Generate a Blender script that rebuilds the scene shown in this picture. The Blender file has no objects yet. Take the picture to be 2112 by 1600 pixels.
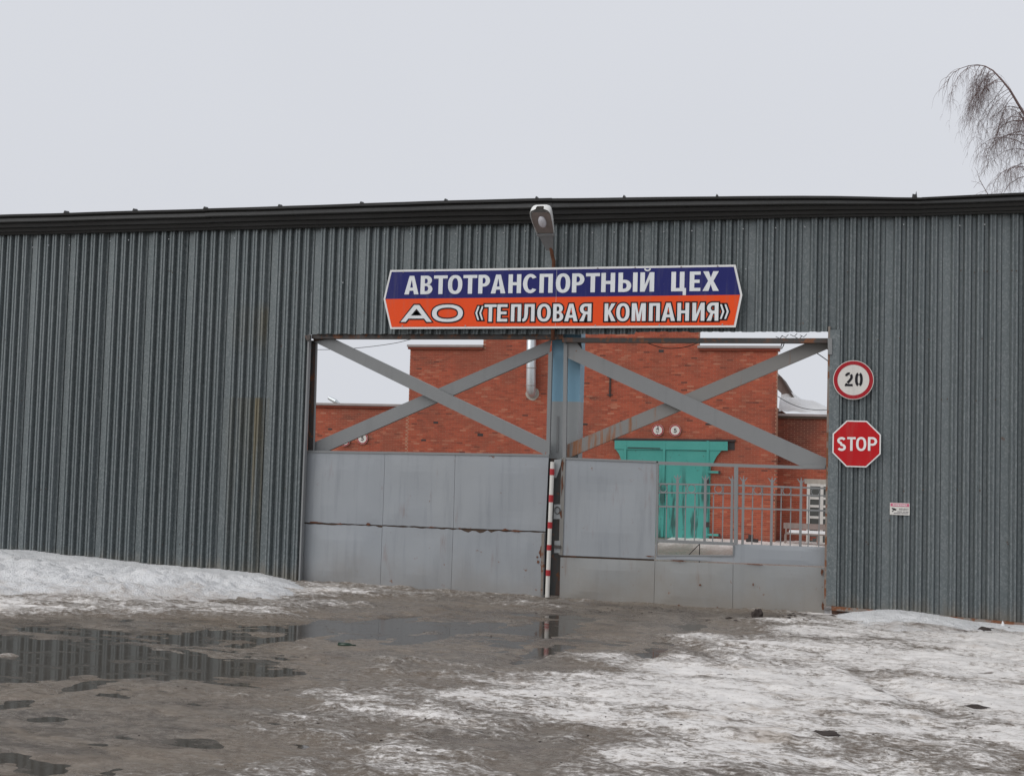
import bpy, math, random
import numpy as np
from mathutils import Vector, Matrix, noise as mn
from mathutils.geometry import tessellate_polygon

random.seed(7)
rng = np.random.default_rng(7)
scene = bpy.context.scene
COL = scene.collection

# ------------------------------------------------------------------ camera
IW, IH, FPX = 2112.0, 1600.0, 2500.0
YAW, PITCH, ROLL = math.radians(16.2197), math.radians(3.1006), math.radians(1.6776)
CAM = Vector((0.0, -17.3, 2.0945))
FW = Vector((-math.sin(YAW) * math.cos(PITCH), math.cos(YAW) * math.cos(PITCH), math.sin(PITCH)))
R0 = Vector((math.cos(YAW), math.sin(YAW), 0.0))
U0 = R0.cross(FW)
RT = math.cos(ROLL) * R0 + math.sin(ROLL) * U0
UP = RT.cross(FW)
cam_data = bpy.data.cameras.new('camera')
cam_data.sensor_width = 36.0
cam_data.lens = FPX / IW * 36.0
cam_data.clip_start = 0.1
cam_data.clip_end = 3000.0
cam = bpy.data.objects.new('camera', cam_data)
COL.objects.link(cam)
cam.matrix_world = Matrix(((RT.x, UP.x, -FW.x, CAM.x), (RT.y, UP.y, -FW.y, CAM.y),
                           (RT.z, UP.z, -FW.z, CAM.z), (0, 0, 0, 1)))
scene.camera = cam

# ------------------------------------------------------------------ overcast sky
SUN_EL, SUN_AZ = math.radians(40), math.radians(228)      # behind the camera to the left, lost in cloud
world = bpy.data.worlds.new('World')
scene.world = world
world.use_nodes = True
wt = world.node_tree
wt.nodes.clear()
w_out = wt.nodes.new('ShaderNodeOutputWorld')
w_bg = wt.nodes.new('ShaderNodeBackground')
w_sky = wt.nodes.new('ShaderNodeTexSky')
w_sky.sky_type = 'NISHITA'
w_sky.sun_disc = False
w_sky.sun_elevation = SUN_EL
w_sky.sun_rotation = SUN_AZ
w_sky.air_density = 1.0
w_sky.dust_density = 6.0
w_sky.ozone_density = 1.0
w_hsv = wt.nodes.new('ShaderNodeHueSaturation')
w_hsv.inputs['Saturation'].default_value = 0.35
w_mix = wt.nodes.new('ShaderNodeMix')
w_mix.data_type = 'RGBA'
w_mix.inputs[0].default_value = 0.95                       # the cloud deck hides nearly all of the blue
w_cl = wt.nodes.new('ShaderNodeTexNoise')
w_cl.inputs['Scale'].default_value = 1.6
w_cl.inputs['Detail'].default_value = 3.0
w_ramp = wt.nodes.new('ShaderNodeValToRGB')
w_ramp.color_ramp.elements[0].position = 0.3
w_ramp.color_ramp.elements[0].color = (6.75, 6.95, 7.45, 1)
w_ramp.color_ramp.elements[1].position = 0.7
w_ramp.color_ramp.elements[1].color = (7.15, 7.36, 7.88, 1)
wt.links.new(w_sky.outputs[0], w_hsv.inputs['Color'])
wt.links.new(w_cl.outputs['Fac'], w_ramp.inputs[0])
wt.links.new(w_hsv.outputs[0], w_mix.inputs[6])
wt.links.new(w_ramp.outputs[0], w_mix.inputs[7])
wt.links.new(w_mix.outputs[2], w_bg.inputs['Color'])
w_bg.inputs['Strength'].default_value = 0.1
wt.links.new(w_bg.outputs[0], w_out.inputs[0])

sun_data = bpy.data.lights.new('sun', 'SUN')
sun_data.energy = 1.5
sun_data.angle = math.radians(60)
sun_data.color = (1.0, 0.97, 0.93)
sun = bpy.data.objects.new('sun', sun_data)
COL.objects.link(sun)
sd = Vector((math.sin(SUN_AZ) * math.cos(SUN_EL), math.cos(SUN_AZ) * math.cos(SUN_EL), math.sin(SUN_EL)))
sun.rotation_euler = sd.to_track_quat('Z', 'Y').to_euler()
sun.location = (0, -30, 40)

scene.view_settings.view_transform = 'Standard'
scene.view_settings.look = 'None'
scene.view_settings.exposure = 0.0
scene.view_settings.gamma = 1.0
scene.view_settings.use_curve_mapping = False


# ------------------------------------------------------------------ helpers
def ray(px, py):
    return FW + RT * ((px - IW / 2) / FPX) - UP * ((py - IH / 2) / FPX)


def at(px, py, Y=0.0):
    """point of the vertical plane at depth Y that the photograph shows at (px, py)"""
    d = ray(px, py)
    return CAM + d * ((Y - CAM.y) / d.y)


def gnd(px, py, z=0.0):
    d = ray(px, py)
    return CAM + d * ((z - CAM.z) / d.z)


def org(parent):
    v = Vector((0, 0, 0))
    while parent is not None:
        v = v + parent.location
        parent = parent.parent
    return v


def tag(o, label=None, cat=None, group=None, kind=None):
    if label:
        o['label'] = label
    if cat:
        o['category'] = cat
    if group:
        o['group'] = group
    if kind:
        o['kind'] = kind
    return o


def thing(name, loc, label, cat, group=None):
    o = bpy.data.objects.new(name, None)
    o.empty_display_size = 0.2
    o.location = loc
    COL.objects.link(o)
    return tag(o, label, cat, group)


def obj(name, verts, faces, m, parent=None, smooth=False, base=None):
    o0 = org(parent)
    if base is not None:
        o0 = o0 + Vector(base)
    me = bpy.data.meshes.new(name)
    me.from_pydata([(v[0] - o0.x, v[1] - o0.y, v[2] - o0.z) for v in verts], [], faces)
    if smooth:
        me.shade_smooth()
    me.materials.append(m)
    me.update()
    o = bpy.data.objects.new(name, me)
    COL.objects.link(o)
    if base is not None:
        o.location = base
    o.parent = parent
    return o


class MB:
    def __init__(self):
        self.v, self.f = [], []

    def add(self, verts, faces):
        n = len(self.v)
        self.v += [tuple(q) for q in verts]
        self.f += [tuple(i + n for i in q) for q in faces]
        return self

    def box(self, a, b):
        x0, y0, z0 = a
        x1, y1, z1 = b
        return self.add([(x0, y0, z0), (x1, y0, z0), (x1, y1, z0), (x0, y1, z0),
                         (x0, y0, z1), (x1, y0, z1), (x1, y1, z1), (x0, y1, z1)],
                        [(0, 3, 2, 1), (4, 5, 6, 7), (0, 1, 5, 4), (1, 2, 6, 5), (2, 3, 7, 6), (3, 0, 4, 7)])

    def prism(self, pts, y0, y1, holes=()):
        """pts: (x, z) outline seen from the front (-Y); y0 front, y1 back"""
        def area(p):
            return sum(p[i][0] * p[(i + 1) % len(p)][1] - p[(i + 1) % len(p)][0] * p[i][1] for i in range(len(p)))
        rings = [list(pts) if area(pts) > 0 else list(pts)[::-1]]
        rings += [list(h) if area(h) < 0 else list(h)[::-1] for h in holes]
        flat = [q for r in rings for q in r]
        n = len(flat)
        vs = [(q[0], y0, q[1]) for q in flat] + [(q[0], y1, q[1]) for q in flat]
        fs = []
        if len(rings) == 1 and n <= 4:
            fs += [tuple(range(n)), tuple(range(2 * n - 1, n - 1, -1))]
        else:
            for t in tessellate_polygon([[Vector((q[0], q[1], 0)) for q in r] for r in rings]):
                a, b, c = (flat[i] for i in t)
                if (b[0] - a[0]) * (c[1] - a[1]) - (c[0] - a[0]) * (b[1] - a[1]) < 0:
                    t = t[::-1]
                fs += [tuple(t), tuple(i + n for i in t[::-1])]
        k = 0
        for r in rings:
            m = len(r)
            for i in range(m):
                j = (i + 1) % m
                fs.append((k + i, k + i + n, k + j + n, k + j))
            k += m
        return self.add(vs, fs)

    def tube(self, pts, rad, n=6, caps=True):
        pts = [Vector(q) for q in pts]
        if not isinstance(rad, (list, tuple)):
            rad = [rad] * len(pts)
        vs, fs = [], []
        prev = None
        for i, q in enumerate(pts):
            d = (pts[min(i + 1, len(pts) - 1)] - pts[max(i - 1, 0)])
            d = d.normalized() if d.length > 1e-9 else Vector((0, 0, 1))
            if prev is None:
                prev = d.orthogonal().normalized()
            a = (prev - d * prev.dot(d))
            a = a.normalized() if a.length > 1e-6 else d.orthogonal().normalized()
            prev = a
            b = d.cross(a)
            for k in range(n):
                t = 2 * math.pi * k / n
                vs.append(q + (a * math.cos(t) + b * math.sin(t)) * rad[i])
        for i in range(len(pts) - 1):
            for k in range(n):
                j = (k + 1) % n
                fs.append((i * n + k, i * n + j, (i + 1) * n + j, (i + 1) * n + k))
        if caps:
            fs.append(tuple(range(n - 1, -1, -1)))
            fs.append(tuple(range((len(pts) - 1) * n, len(pts) * n)))
        return self.add(vs, fs)

    def build(self, name, m, parent=None, smooth=False, base=None):
        return obj(name, self.v, self.f, m, parent, smooth, base)


def xz(px, py, Y):
    q = at(px, py, Y)
    return (q.x, q.z)


def pxprism(pts, y0, y1, Yp=None):
    return MB().prism([xz(a, b, y0 if Yp is None else Yp) for a, b in pts], y0, y1)


# ------------------------------------------------------------------ materials
class NT:
    def __init__(self, name):
        self.m = bpy.data.materials.new(name)
        self.m.use_nodes = True
        self.t = self.m.node_tree
        self.p = self.t.nodes['Principled BSDF']

    def n(self, kind, **kw):
        nd = self.t.nodes.new('ShaderNode' + kind)
        for k, v in kw.items():
            setattr(nd, k, v)
        return nd

    def put(self, sock, v):
        if isinstance(v, bpy.types.NodeSocket):
            self.t.links.new(v, sock)
        elif isinstance(v, (tuple, list)) and len(v) == 3 and len(sock.default_value) == 4:
            sock.default_value = (*v, 1)
        else:
            sock.default_value = v

    def math(self, op, a, b=0.5, clamp=False):
        nd = self.n('Math', operation=op, use_clamp=clamp)
        self.put(nd.inputs[0], a)
        self.put(nd.inputs[1], b)
        return nd.outputs[0]

    def mix(self, f, a, b, mode='MIX'):
        nd = self.n('Mix', data_type='RGBA', blend_type=mode)
        self.put(nd.inputs[0], f)
        self.put(nd.inputs[6], a)
        self.put(nd.inputs[7], b)
        return nd.outputs[2]

    def coord(self, scale=(1, 1, 1), loc=(0, 0, 0), rot=(0, 0, 0)):
        g = self.n('NewGeometry')
        mp = self.n('Mapping')
        self.t.links.new(g.outputs['Position'], mp.inputs[0])
        mp.inputs['Scale'].default_value = scale
        mp.inputs['Location'].default_value = loc
        mp.inputs['Rotation'].default_value = rot
        return mp.outputs[0]

    def noise(self, scale, detail=4, rough=0.55, vec=None, dist=0.0):
        nd = self.n('TexNoise')
        nd.inputs['Scale'].default_value = scale
        nd.inputs['Detail'].default_value = detail
        nd.inputs['Roughness'].default_value = rough
        nd.inputs['Distortion'].default_value = dist
        self.put(nd.inputs['Vector'], vec if vec is not None else self.coord())
        return nd.outputs['Fac']

    def ramp(self, v, lo, hi):
        nd = self.n('MapRange', clamp=True, interpolation_type='SMOOTHSTEP')
        self.put(nd.inputs['Value'], v)
        nd.inputs['From Min'].default_value = lo
        nd.inputs['From Max'].default_value = hi
        return nd.outputs[0]

    def attr(self, name):
        return self.n('Attribute', attribute_name=name).outputs['Fac']

    def sep(self):
        g = self.n('NewGeometry')
        s = self.n('SeparateXYZ')
        self.t.links.new(g.outputs['Position'], s.inputs[0])
        return s.outputs

    def bump(self, h, strength=0.3, dist=0.01, normal=None):
        nd = self.n('Bump')
        nd.inputs['Strength'].default_value = strength
        nd.inputs['Distance'].default_value = dist
        self.put(nd.inputs['Height'], h)
        if normal is not None:
            self.put(nd.inputs['Normal'], normal)
        return nd.outputs[0]

    def set(self, **kw):
        for k, v in kw.items():
            self.put(self.p.inputs[k.replace('_', ' ')], v)
        return self.m


def rusty_paint(name, col, col2, rust_amt=0.55, rough=0.45, metal=0.0, streak=1.0, dirt=0.0):
    t = NT(name)
    big = t.noise(0.9, 3)
    c = t.mix(big, col, col2)
    st = t.noise(1.0, 4, 0.6, t.coord((9, 9, 0.7)))
    c = t.mix(t.math('MULTIPLY', t.ramp(st, 0.5, 0.85), 0.28 * streak), c, tuple(q * 0.62 for q in col))
    if dirt:
        z = t.sep()[2]
        dz = t.math('MULTIPLY', t.ramp(t.math('ADD', z, t.math('MULTIPLY', t.noise(2.2, 5, 0.62), 0.9)), 1.15, 0.2), dirt)
        c = t.mix(dz, c, (0.23, 0.2, 0.165))
    r1 = t.ramp(t.noise(7.0, 6, 0.65), rust_amt + 0.08, rust_amt + 0.16)
    r2 = t.ramp(t.noise(1.0, 5, 0.6, t.coord((5, 5, 0.8), (3, 1, 7))), rust_amt + 0.05, rust_amt + 0.25)
    rr = t.math('MAXIMUM', r1, t.math('MULTIPLY', r2, 0.55))
    c = t.mix(rr, c, t.mix(t.noise(30), (0.10, 0.035, 0.014), (0.26, 0.10, 0.04)))
    return t.set(Base_Color=c, Roughness=rough, Metallic=metal,
                 Normal=t.bump(t.noise(5.0, 5), 0.12, 0.02))


def plain(name, col, rough=0.5, metal=0.0, var=0.15, scale=6.0, bump=0.0):
    t = NT(name)
    c = t.mix(t.noise(scale, 5), tuple(q * (1 - var) for q in col), tuple(min(1, q * (1 + var)) for q in col))
    m = t.set(Base_Color=c, Roughness=rough, Metallic=metal)
    if bump:
        t.set(Normal=t.bump(t.noise(scale * 4, 5), bump, 0.01))
    return m


def printed(name, col, rough=0.42):
    t = NT(name)
    c = t.mix(t.noise(2.0, 5), tuple(q * .93 for q in col), tuple(min(1, q * 1.05) for q in col))
    st = t.ramp(t.noise(1.0, 5, 0.65, t.coord((10, 10, 1.0))), 0.5, 0.75)
    c = t.mix(t.math('MULTIPLY', st, 0.16), c, (0.20, 0.185, 0.165))
    sp = t.ramp(t.noise(11, 6, 0.7), 0.66, 0.74)
    c = t.mix(t.math('MULTIPLY', sp, 0.35), c, (0.17, 0.14, 0.115))
    m = t.set(Base_Color=c, Roughness=rough, Normal=t.bump(t.noise(1.5, 3), 0.15, 0.03))
    return m


def galvanised():
    t = NT('galvanised_steel')
    v = t.n('TexVoronoi', feature='F1')
    v.inputs['Scale'].default_value = 55.0
    t.put(v.inputs['Vector'], t.coord((1, 1, 0.8)))
    sp = t.n('Separate' + 'XYZ')
    t.t.links.new(v.outputs['Color'], sp.inputs[0])
    spang = sp.outputs[0]
    oi = t.n('ObjectInfo').outputs['Random']
    big = t.noise(1.0, 4, 0.6, t.coord((3.5, 3.5, 0.35)))
    c = t.mix(big, (0.118, 0.143, 0.151), (0.185, 0.207, 0.212))
    c = t.mix(t.math('MULTIPLY', oi, 0.45), c, (0.095, 0.115, 0.118))
    c = t.mix(t.math('MULTIPLY', spang, 0.42), c, t.mix(spang, (0.075, 0.09, 0.095), (0.33, 0.35, 0.352)))
    # dull vertical wash marks and white rust
    st = t.noise(1.0, 4, 0.6, t.coord((26, 26, 0.5)))
    c = t.mix(t.math('MULTIPLY', t.ramp(st, 0.55, 0.8), 0.3), c, (0.24, 0.262, 0.262))
    c = t.mix(t.math('MULTIPLY', t.ramp(st, 0.45, 0.2), 0.35), c, (0.07, 0.085, 0.09))
    X, Y, Z = t.sep()
    # brown water stain running down the sheets left of the gate
    wob = t.math('MULTIPLY', t.math('SUBTRACT', t.noise(1.4, 4, 0.6, t.coord((2.5, 1, 0.6))), 0.5), 0.55)
    xx = t.math('ADD', X, wob)
    inx = t.math('MAXIMUM', t.math('MULTIPLY', t.math('MULTIPLY', t.ramp(xx, -9.95, -9.5), t.ramp(xx, -9.0, -9.12)), 0.32), t.math('MULTIPLY', t.ramp(X, -9.34, -9.26), t.ramp(X, -9.115, -9.125)))
    inz = t.math('MAXIMUM', t.math('MULTIPLY', t.ramp(Z, 2.88, 2.84), t.ramp(Z, -1.2, 2.9)),
                 t.math('MULTIPLY', t.math('MULTIPLY', t.ramp(Z, 4.45, 4.2), t.ramp(Z, 3.4, 4.0)), 0.7))
    stain = t.math('MULTIPLY', t.math('MULTIPLY', inx, inz), t.ramp(t.noise(1, 4, 0.6, t.coord((14, 2, 0.5))), 0.3, 0.62))
    c = t.mix(t.math('MULTIPLY', stain, 0.7), c, t.mix(t.noise(9), (0.20, 0.165, 0.08), (0.14, 0.10, 0.045)))
    # splash dirt at the foot
    foot = t.math('MULTIPLY', t.ramp(t.math('ADD', Z, t.math('MULTIPLY', t.noise(1.5, 4, 0.6, t.coord((6, 1, 1.4))), 0.5)), 0.62, 0.2), 0.62)
    c = t.mix(foot, c, (0.25, 0.215, 0.17))
    # small rust spots
    rs = t.ramp(t.noise(6.5, 5, 0.6), 0.70, 0.76)
    c = t.mix(t.math('MULTIPLY', rs, 0.7), c, (0.13, 0.06, 0.03))
    rough = t.math('ADD', t.math('MULTIPLY', spang, 0.15), 0.42)
    return t.set(Base_Color=c, Metallic=0.5, Roughness=rough,
                 Normal=t.bump(t.noise(2.0, 3, 0.5, t.coord((1, 1, 0.5))), 0.35, 0.02))


M = {}
M['galv'] = galvanised()
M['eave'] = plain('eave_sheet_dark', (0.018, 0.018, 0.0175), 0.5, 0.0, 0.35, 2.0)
M['eave_light'] = plain('eave_sheet_pale', (0.045, 0.046, 0.046), 0.5, 0.0, 0.4, 14.0)  # paler tone for one band of the eave
M['dark_steel'] = rusty_paint('dark_steel', (0.05, 0.047, 0.045), (0.075, 0.065, 0.06), 0.47, 0.6)
M['rail_rust'] = rusty_paint('rusty_rail', (0.2, 0.185, 0.165), (0.24, 0.2, 0.17), 0.40, 0.7)
M['gate'] = rusty_paint('gate_grey_paint', (0.272, 0.296, 0.325), (0.335, 0.352, 0.366), 0.565, 0.5, 0, 1.5, 0.5)
M['gate_dirty'] = rusty_paint('gate_grey_paint_dirty', (0.255, 0.268, 0.278), (0.31, 0.312, 0.30), 0.55, 0.5, 0, 1.0, 0.75)
M['brace'] = rusty_paint('brace_grey_paint', (0.20, 0.208, 0.215), (0.235, 0.24, 0.238), 0.60, 0.5)
M['brace_rusty'] = rusty_paint('brace_grey_rusty', (0.215, 0.215, 0.21), (0.225, 0.21, 0.185), 0.54, 0.55)
def foot_rust():
    t = NT('brace_rust_foot')
    c = t.mix(t.noise(2.0, 4), (0.20, 0.20, 0.195), (0.235, 0.225, 0.21))
    X, Y, Z = t.sep()
    near_ = t.ramp(X, -2.4, -4.0)
    st = t.noise(1.0, 5, 0.65, t.coord((15, 15, 1.0)))
    rr = t.ramp(t.math('ADD', st, t.math('MULTIPLY', near_, 0.22)), 0.60, 0.80)
    c = t.mix(rr, c, t.mix(t.noise(12), (0.17, 0.06, 0.022), (0.33, 0.155, 0.075)))
    return t.set(Base_Color=c, Roughness=0.6)


M['foot_rust'] = foot_rust()
M['seam'] = plain('rust_seam', (0.085, 0.055, 0.038), 0.85, 0, 0.5, 20)
M['bar'] = rusty_paint('grille_grey_paint', (0.21, 0.22, 0.228), (0.235, 0.24, 0.237), 0.6, 0.5)
M['post_dark'] = rusty_paint('post_dark_grey', (0.06, 0.066, 0.068), (0.08, 0.08, 0.077), 0.52, 0.5)
M['post_grey'] = rusty_paint('post_grey_paint', (0.27, 0.29, 0.30), (0.30, 0.312, 0.312), 0.66, 0.5)
M['post_blue'] = rusty_paint('post_blue_paint', (0.17, 0.33, 0.45), (0.20, 0.36, 0.47), 0.66, 0.5)
M['white'] = printed('white_paint', (0.78, 0.78, 0.77))
M['offwhite'] = printed('weathered_white', (0.66, 0.64, 0.60))
M['red'] = printed('sign_red', (0.47, 0.010, 0.014))
M['red_ring'] = printed('ring_red', (0.36, 0.014, 0.022))
M['band_red'] = plain('band_red', (0.40, 0.035, 0.04), 0.4, 0, 0.1, 9)
M['pink'] = plain('faded_pink_print', (0.56, 0.14, 0.22), 0.5, 0, 0.1, 30)
M['black'] = plain('black_print', (0.012, 0.012, 0.015), 0.45, 0, 0.1)
M['faded_black'] = plain('faded_black_print', (0.16, 0.15, 0.16), 0.5, 0, 0.1)
M['blue'] = printed('sign_blue_film', (0.016, 0.019, 0.135))
M['orange'] = printed('sign_orange_film', (0.82, 0.08, 0.013))
M['letter'] = printed('sign_letter_film', (0.76, 0.785, 0.80))
M['lamp_shell'] = plain('lamp_shell_enamel', (0.74, 0.74, 0.72), 0.35, 0, 0.06, 9)
M['lamp_inner'] = plain('lamp_reflector_dirty', (0.23, 0.195, 0.18), 0.5, 0.1, 0.25, 14)
M['lamp_bulb'] = plain('lamp_bulb_glass', (0.62, 0.62, 0.66), 0.2, 0, 0.05)
M['rust'] = plain('rust_pole', (0.13, 0.05, 0.025), 0.85, 0, 0.4, 16, 0.3)
M['hole_light'] = plain('hole_light_paint', (0.62, 0.64, 0.66), 0.35, 0.6, 0.1)  # pale tone painted for daylight showing through small holes
M['mortar'] = plain('mortar', (0.40, 0.205, 0.135), 0.9, 0, 0.2, 4)
M['coping'] = plain('coping_metal', (0.34, 0.30, 0.29), 0.6, 0.1, 0.2, 3)
M['pipe'] = plain('vent_pipe_zinc', (0.62, 0.66, 0.68), 0.32, 0.5, 0.12, 3)
M['plaster'] = plain('patch_plaster', (0.42, 0.38, 0.33), 0.9, 0, 0.25, 7, 0.5)
M['iron'] = plain('black_iron_and_shade', (0.035, 0.03, 0.03), 0.7, 0, 0.3)
M['glass'] = plain('window_glass', (0.10, 0.105, 0.10), 0.08, 0, 0.4, 1.5)
M['wood'] = plain('grey_old_wood', (0.24, 0.19, 0.17), 0.85, 0, 0.3, 5, 0.3)
M['wire'] = plain('black_cable', (0.02, 0.02, 0.022), 0.6)
M['roof_dark'] = plain('old_roofing', (0.10, 0.075, 0.065), 0.8, 0, 0.3, 3)
M['bark'] = plain('birch_bark', (0.50, 0.46, 0.43), 0.8, 0, 0.45, 2.0)
M['twig'] = plain('birch_twigs', (0.15, 0.10, 0.095), 0.8, 0, 0.3, 3)
M['bottle'] = plain('green_glass', (0.008, 0.028, 0.014), 0.15)
M['rag'] = plain('white_rag', (0.75, 0.75, 0.76), 0.8)
M['clod'] = plain('dark_earth', (0.04, 0.03, 0.026), 0.85, 0, 0.4, 25, 0.6)


def teal():
    t = NT('teal_door_paint')
    c = t.mix(t.noise(1.2, 4), (0.042, 0.285, 0.245), (0.085, 0.36, 0.315))
    X, Y, Z = t.sep()
    st = t.ramp(t.noise(1, 5, 0.65, t.coord((3.2, 1, 0.4))), 0.5, 0.62)
    low = t.ramp(Z, 2.2, 0.6)
    c = t.mix(t.math('MULTIPLY', t.math('MULTIPLY', st, low), 0.8), c, (0.025, 0.05, 0.045))
    c = t.mix(t.math('MULTIPLY', t.ramp(t.noise(9, 5), 0.66, 0.72), 0.7), c, (0.05, 0.09, 0.08))
    return t.set(Base_Color=c, Roughness=0.45)


def brick_mat():
    t = NT('red_brick')
    v = t.attr('tint')
    rp = t.n('ValToRGB')
    t.put(rp.inputs[0], v)
    e = rp.color_ramp.elements
    e[0].position, e[0].color = 0.0, (0.25, 0.056, 0.032, 1)
    e[1].position, e[1].color = 1.0, (0.44, 0.112, 0.06, 1)
    for pos, col in ((0.022, (0.13, 0.042, 0.03, 1)), (0.035, (0.30, 0.066, 0.036, 1)), (0.45, (0.40, 0.088, 0.048, 1)),
                     (0.9, (0.42, 0.094, 0.048, 1)), (0.94, (0.47, 0.18, 0.11, 1))):
        q = e.new(pos)
        q.color = col
    c = rp.outputs[0]
    c = t.mix(t.math('MULTIPLY', t.ramp(t.noise(0.45, 6, 0.7), 0.45, 0.6), 0.65), c, (0.25, 0.07, 0.042))
    c = t.mix(t.math('MULTIPLY', t.ramp(t.noise(0.8, 5, 0.6, t.coord((1, 1, 3), (9, 2, 4))), 0.6, 0.7), 0.55), c, (0.13, 0.05, 0.035))
    # damp black patch under the leaking roof corner
    X, Y, Z = t.sep()
    nz = t.math('MULTIPLY', t.noise(1.1, 4), 1.3)
    damp = t.math('MULTIPLY', t.ramp(t.math('ADD', X, nz), -3.3, -2.3), t.ramp(t.math('ADD', X, nz), -0.3, -1.6))
    damp = t.math('MULTIPLY', damp, t.math('MULTIPLY', t.ramp(Z, 1.6, 2.4), t.ramp(Z, 4.4, 4.1)))
    c = t.mix(t.math('MULTIPLY', damp, 0.7), c, (0.06, 0.026, 0.02))
    foot = t.ramp(t.math('ADD', Z, t.math('MULTIPLY', t.noise(1.5, 4), 0.8)), -0.1, -0.8)
    c = t.mix(t.math('MULTIPLY', foot, 0.6), c, (0.12, 0.05, 0.04))
    return t.set(Base_Color=c, Roughness=0.9)


def snow_mat(name='bank_snow', dirt=0.5):
    t = NT(name)
    g = t.n('NewGeometry')
    n1 = t.noise(1.6, 6, 0.62, t.coord((1, 1.6, 2)))
    n2 = t.noise(9.0, 6, 0.65, t.coord((0.6, 1.4, 1)))
    c = t.mix(n1, (0.69, 0.695, 0.705), (0.83, 0.833, 0.835))
    c = t.mix(t.math('MULTIPLY', t.ramp(t.noise(3.2, 7, 0.7, t.coord((0.5, 1, 1.6))), 0.5, 0.68), 0.28), c, (0.46, 0.43, 0.40))
    low = t.attr('dirt')
    dm = t.math('ADD', t.math('MULTIPLY', low, 0.85), t.math('MULTIPLY', t.math('SUBTRACT', n2, 0.5), 1.1))
    dm = t.math('ADD', dm, t.math('MULTIPLY', t.math('SUBTRACT', n1, 0.5), 0.9))
    c = t.mix(t.math('MULTIPLY', t.ramp(dm, 0.25, 0.75), dirt), c, (0.36, 0.29, 0.23))
    c = t.mix(t.math('MULTIPLY', t.ramp(dm, 0.62, 0.9), 0.8), c, (0.15, 0.115, 0.09))
    spk = t.ramp(t.noise(22, 5, 0.65, t.coord((0.5, 1, 1))), 0.64, 0.72)
    c = t.mix(t.math('MULTIPLY', spk, 0.55), c, (0.14, 0.1, 0.08))
    h = t.math('ADD', t.math('MULTIPLY', n2, 0.6), t.noise(45, 4))
    return t.set(Base_Color=c, Roughness=0.75, Subsurface_Weight=0.0, Normal=t.bump(h, 0.9, 0.045))


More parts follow.
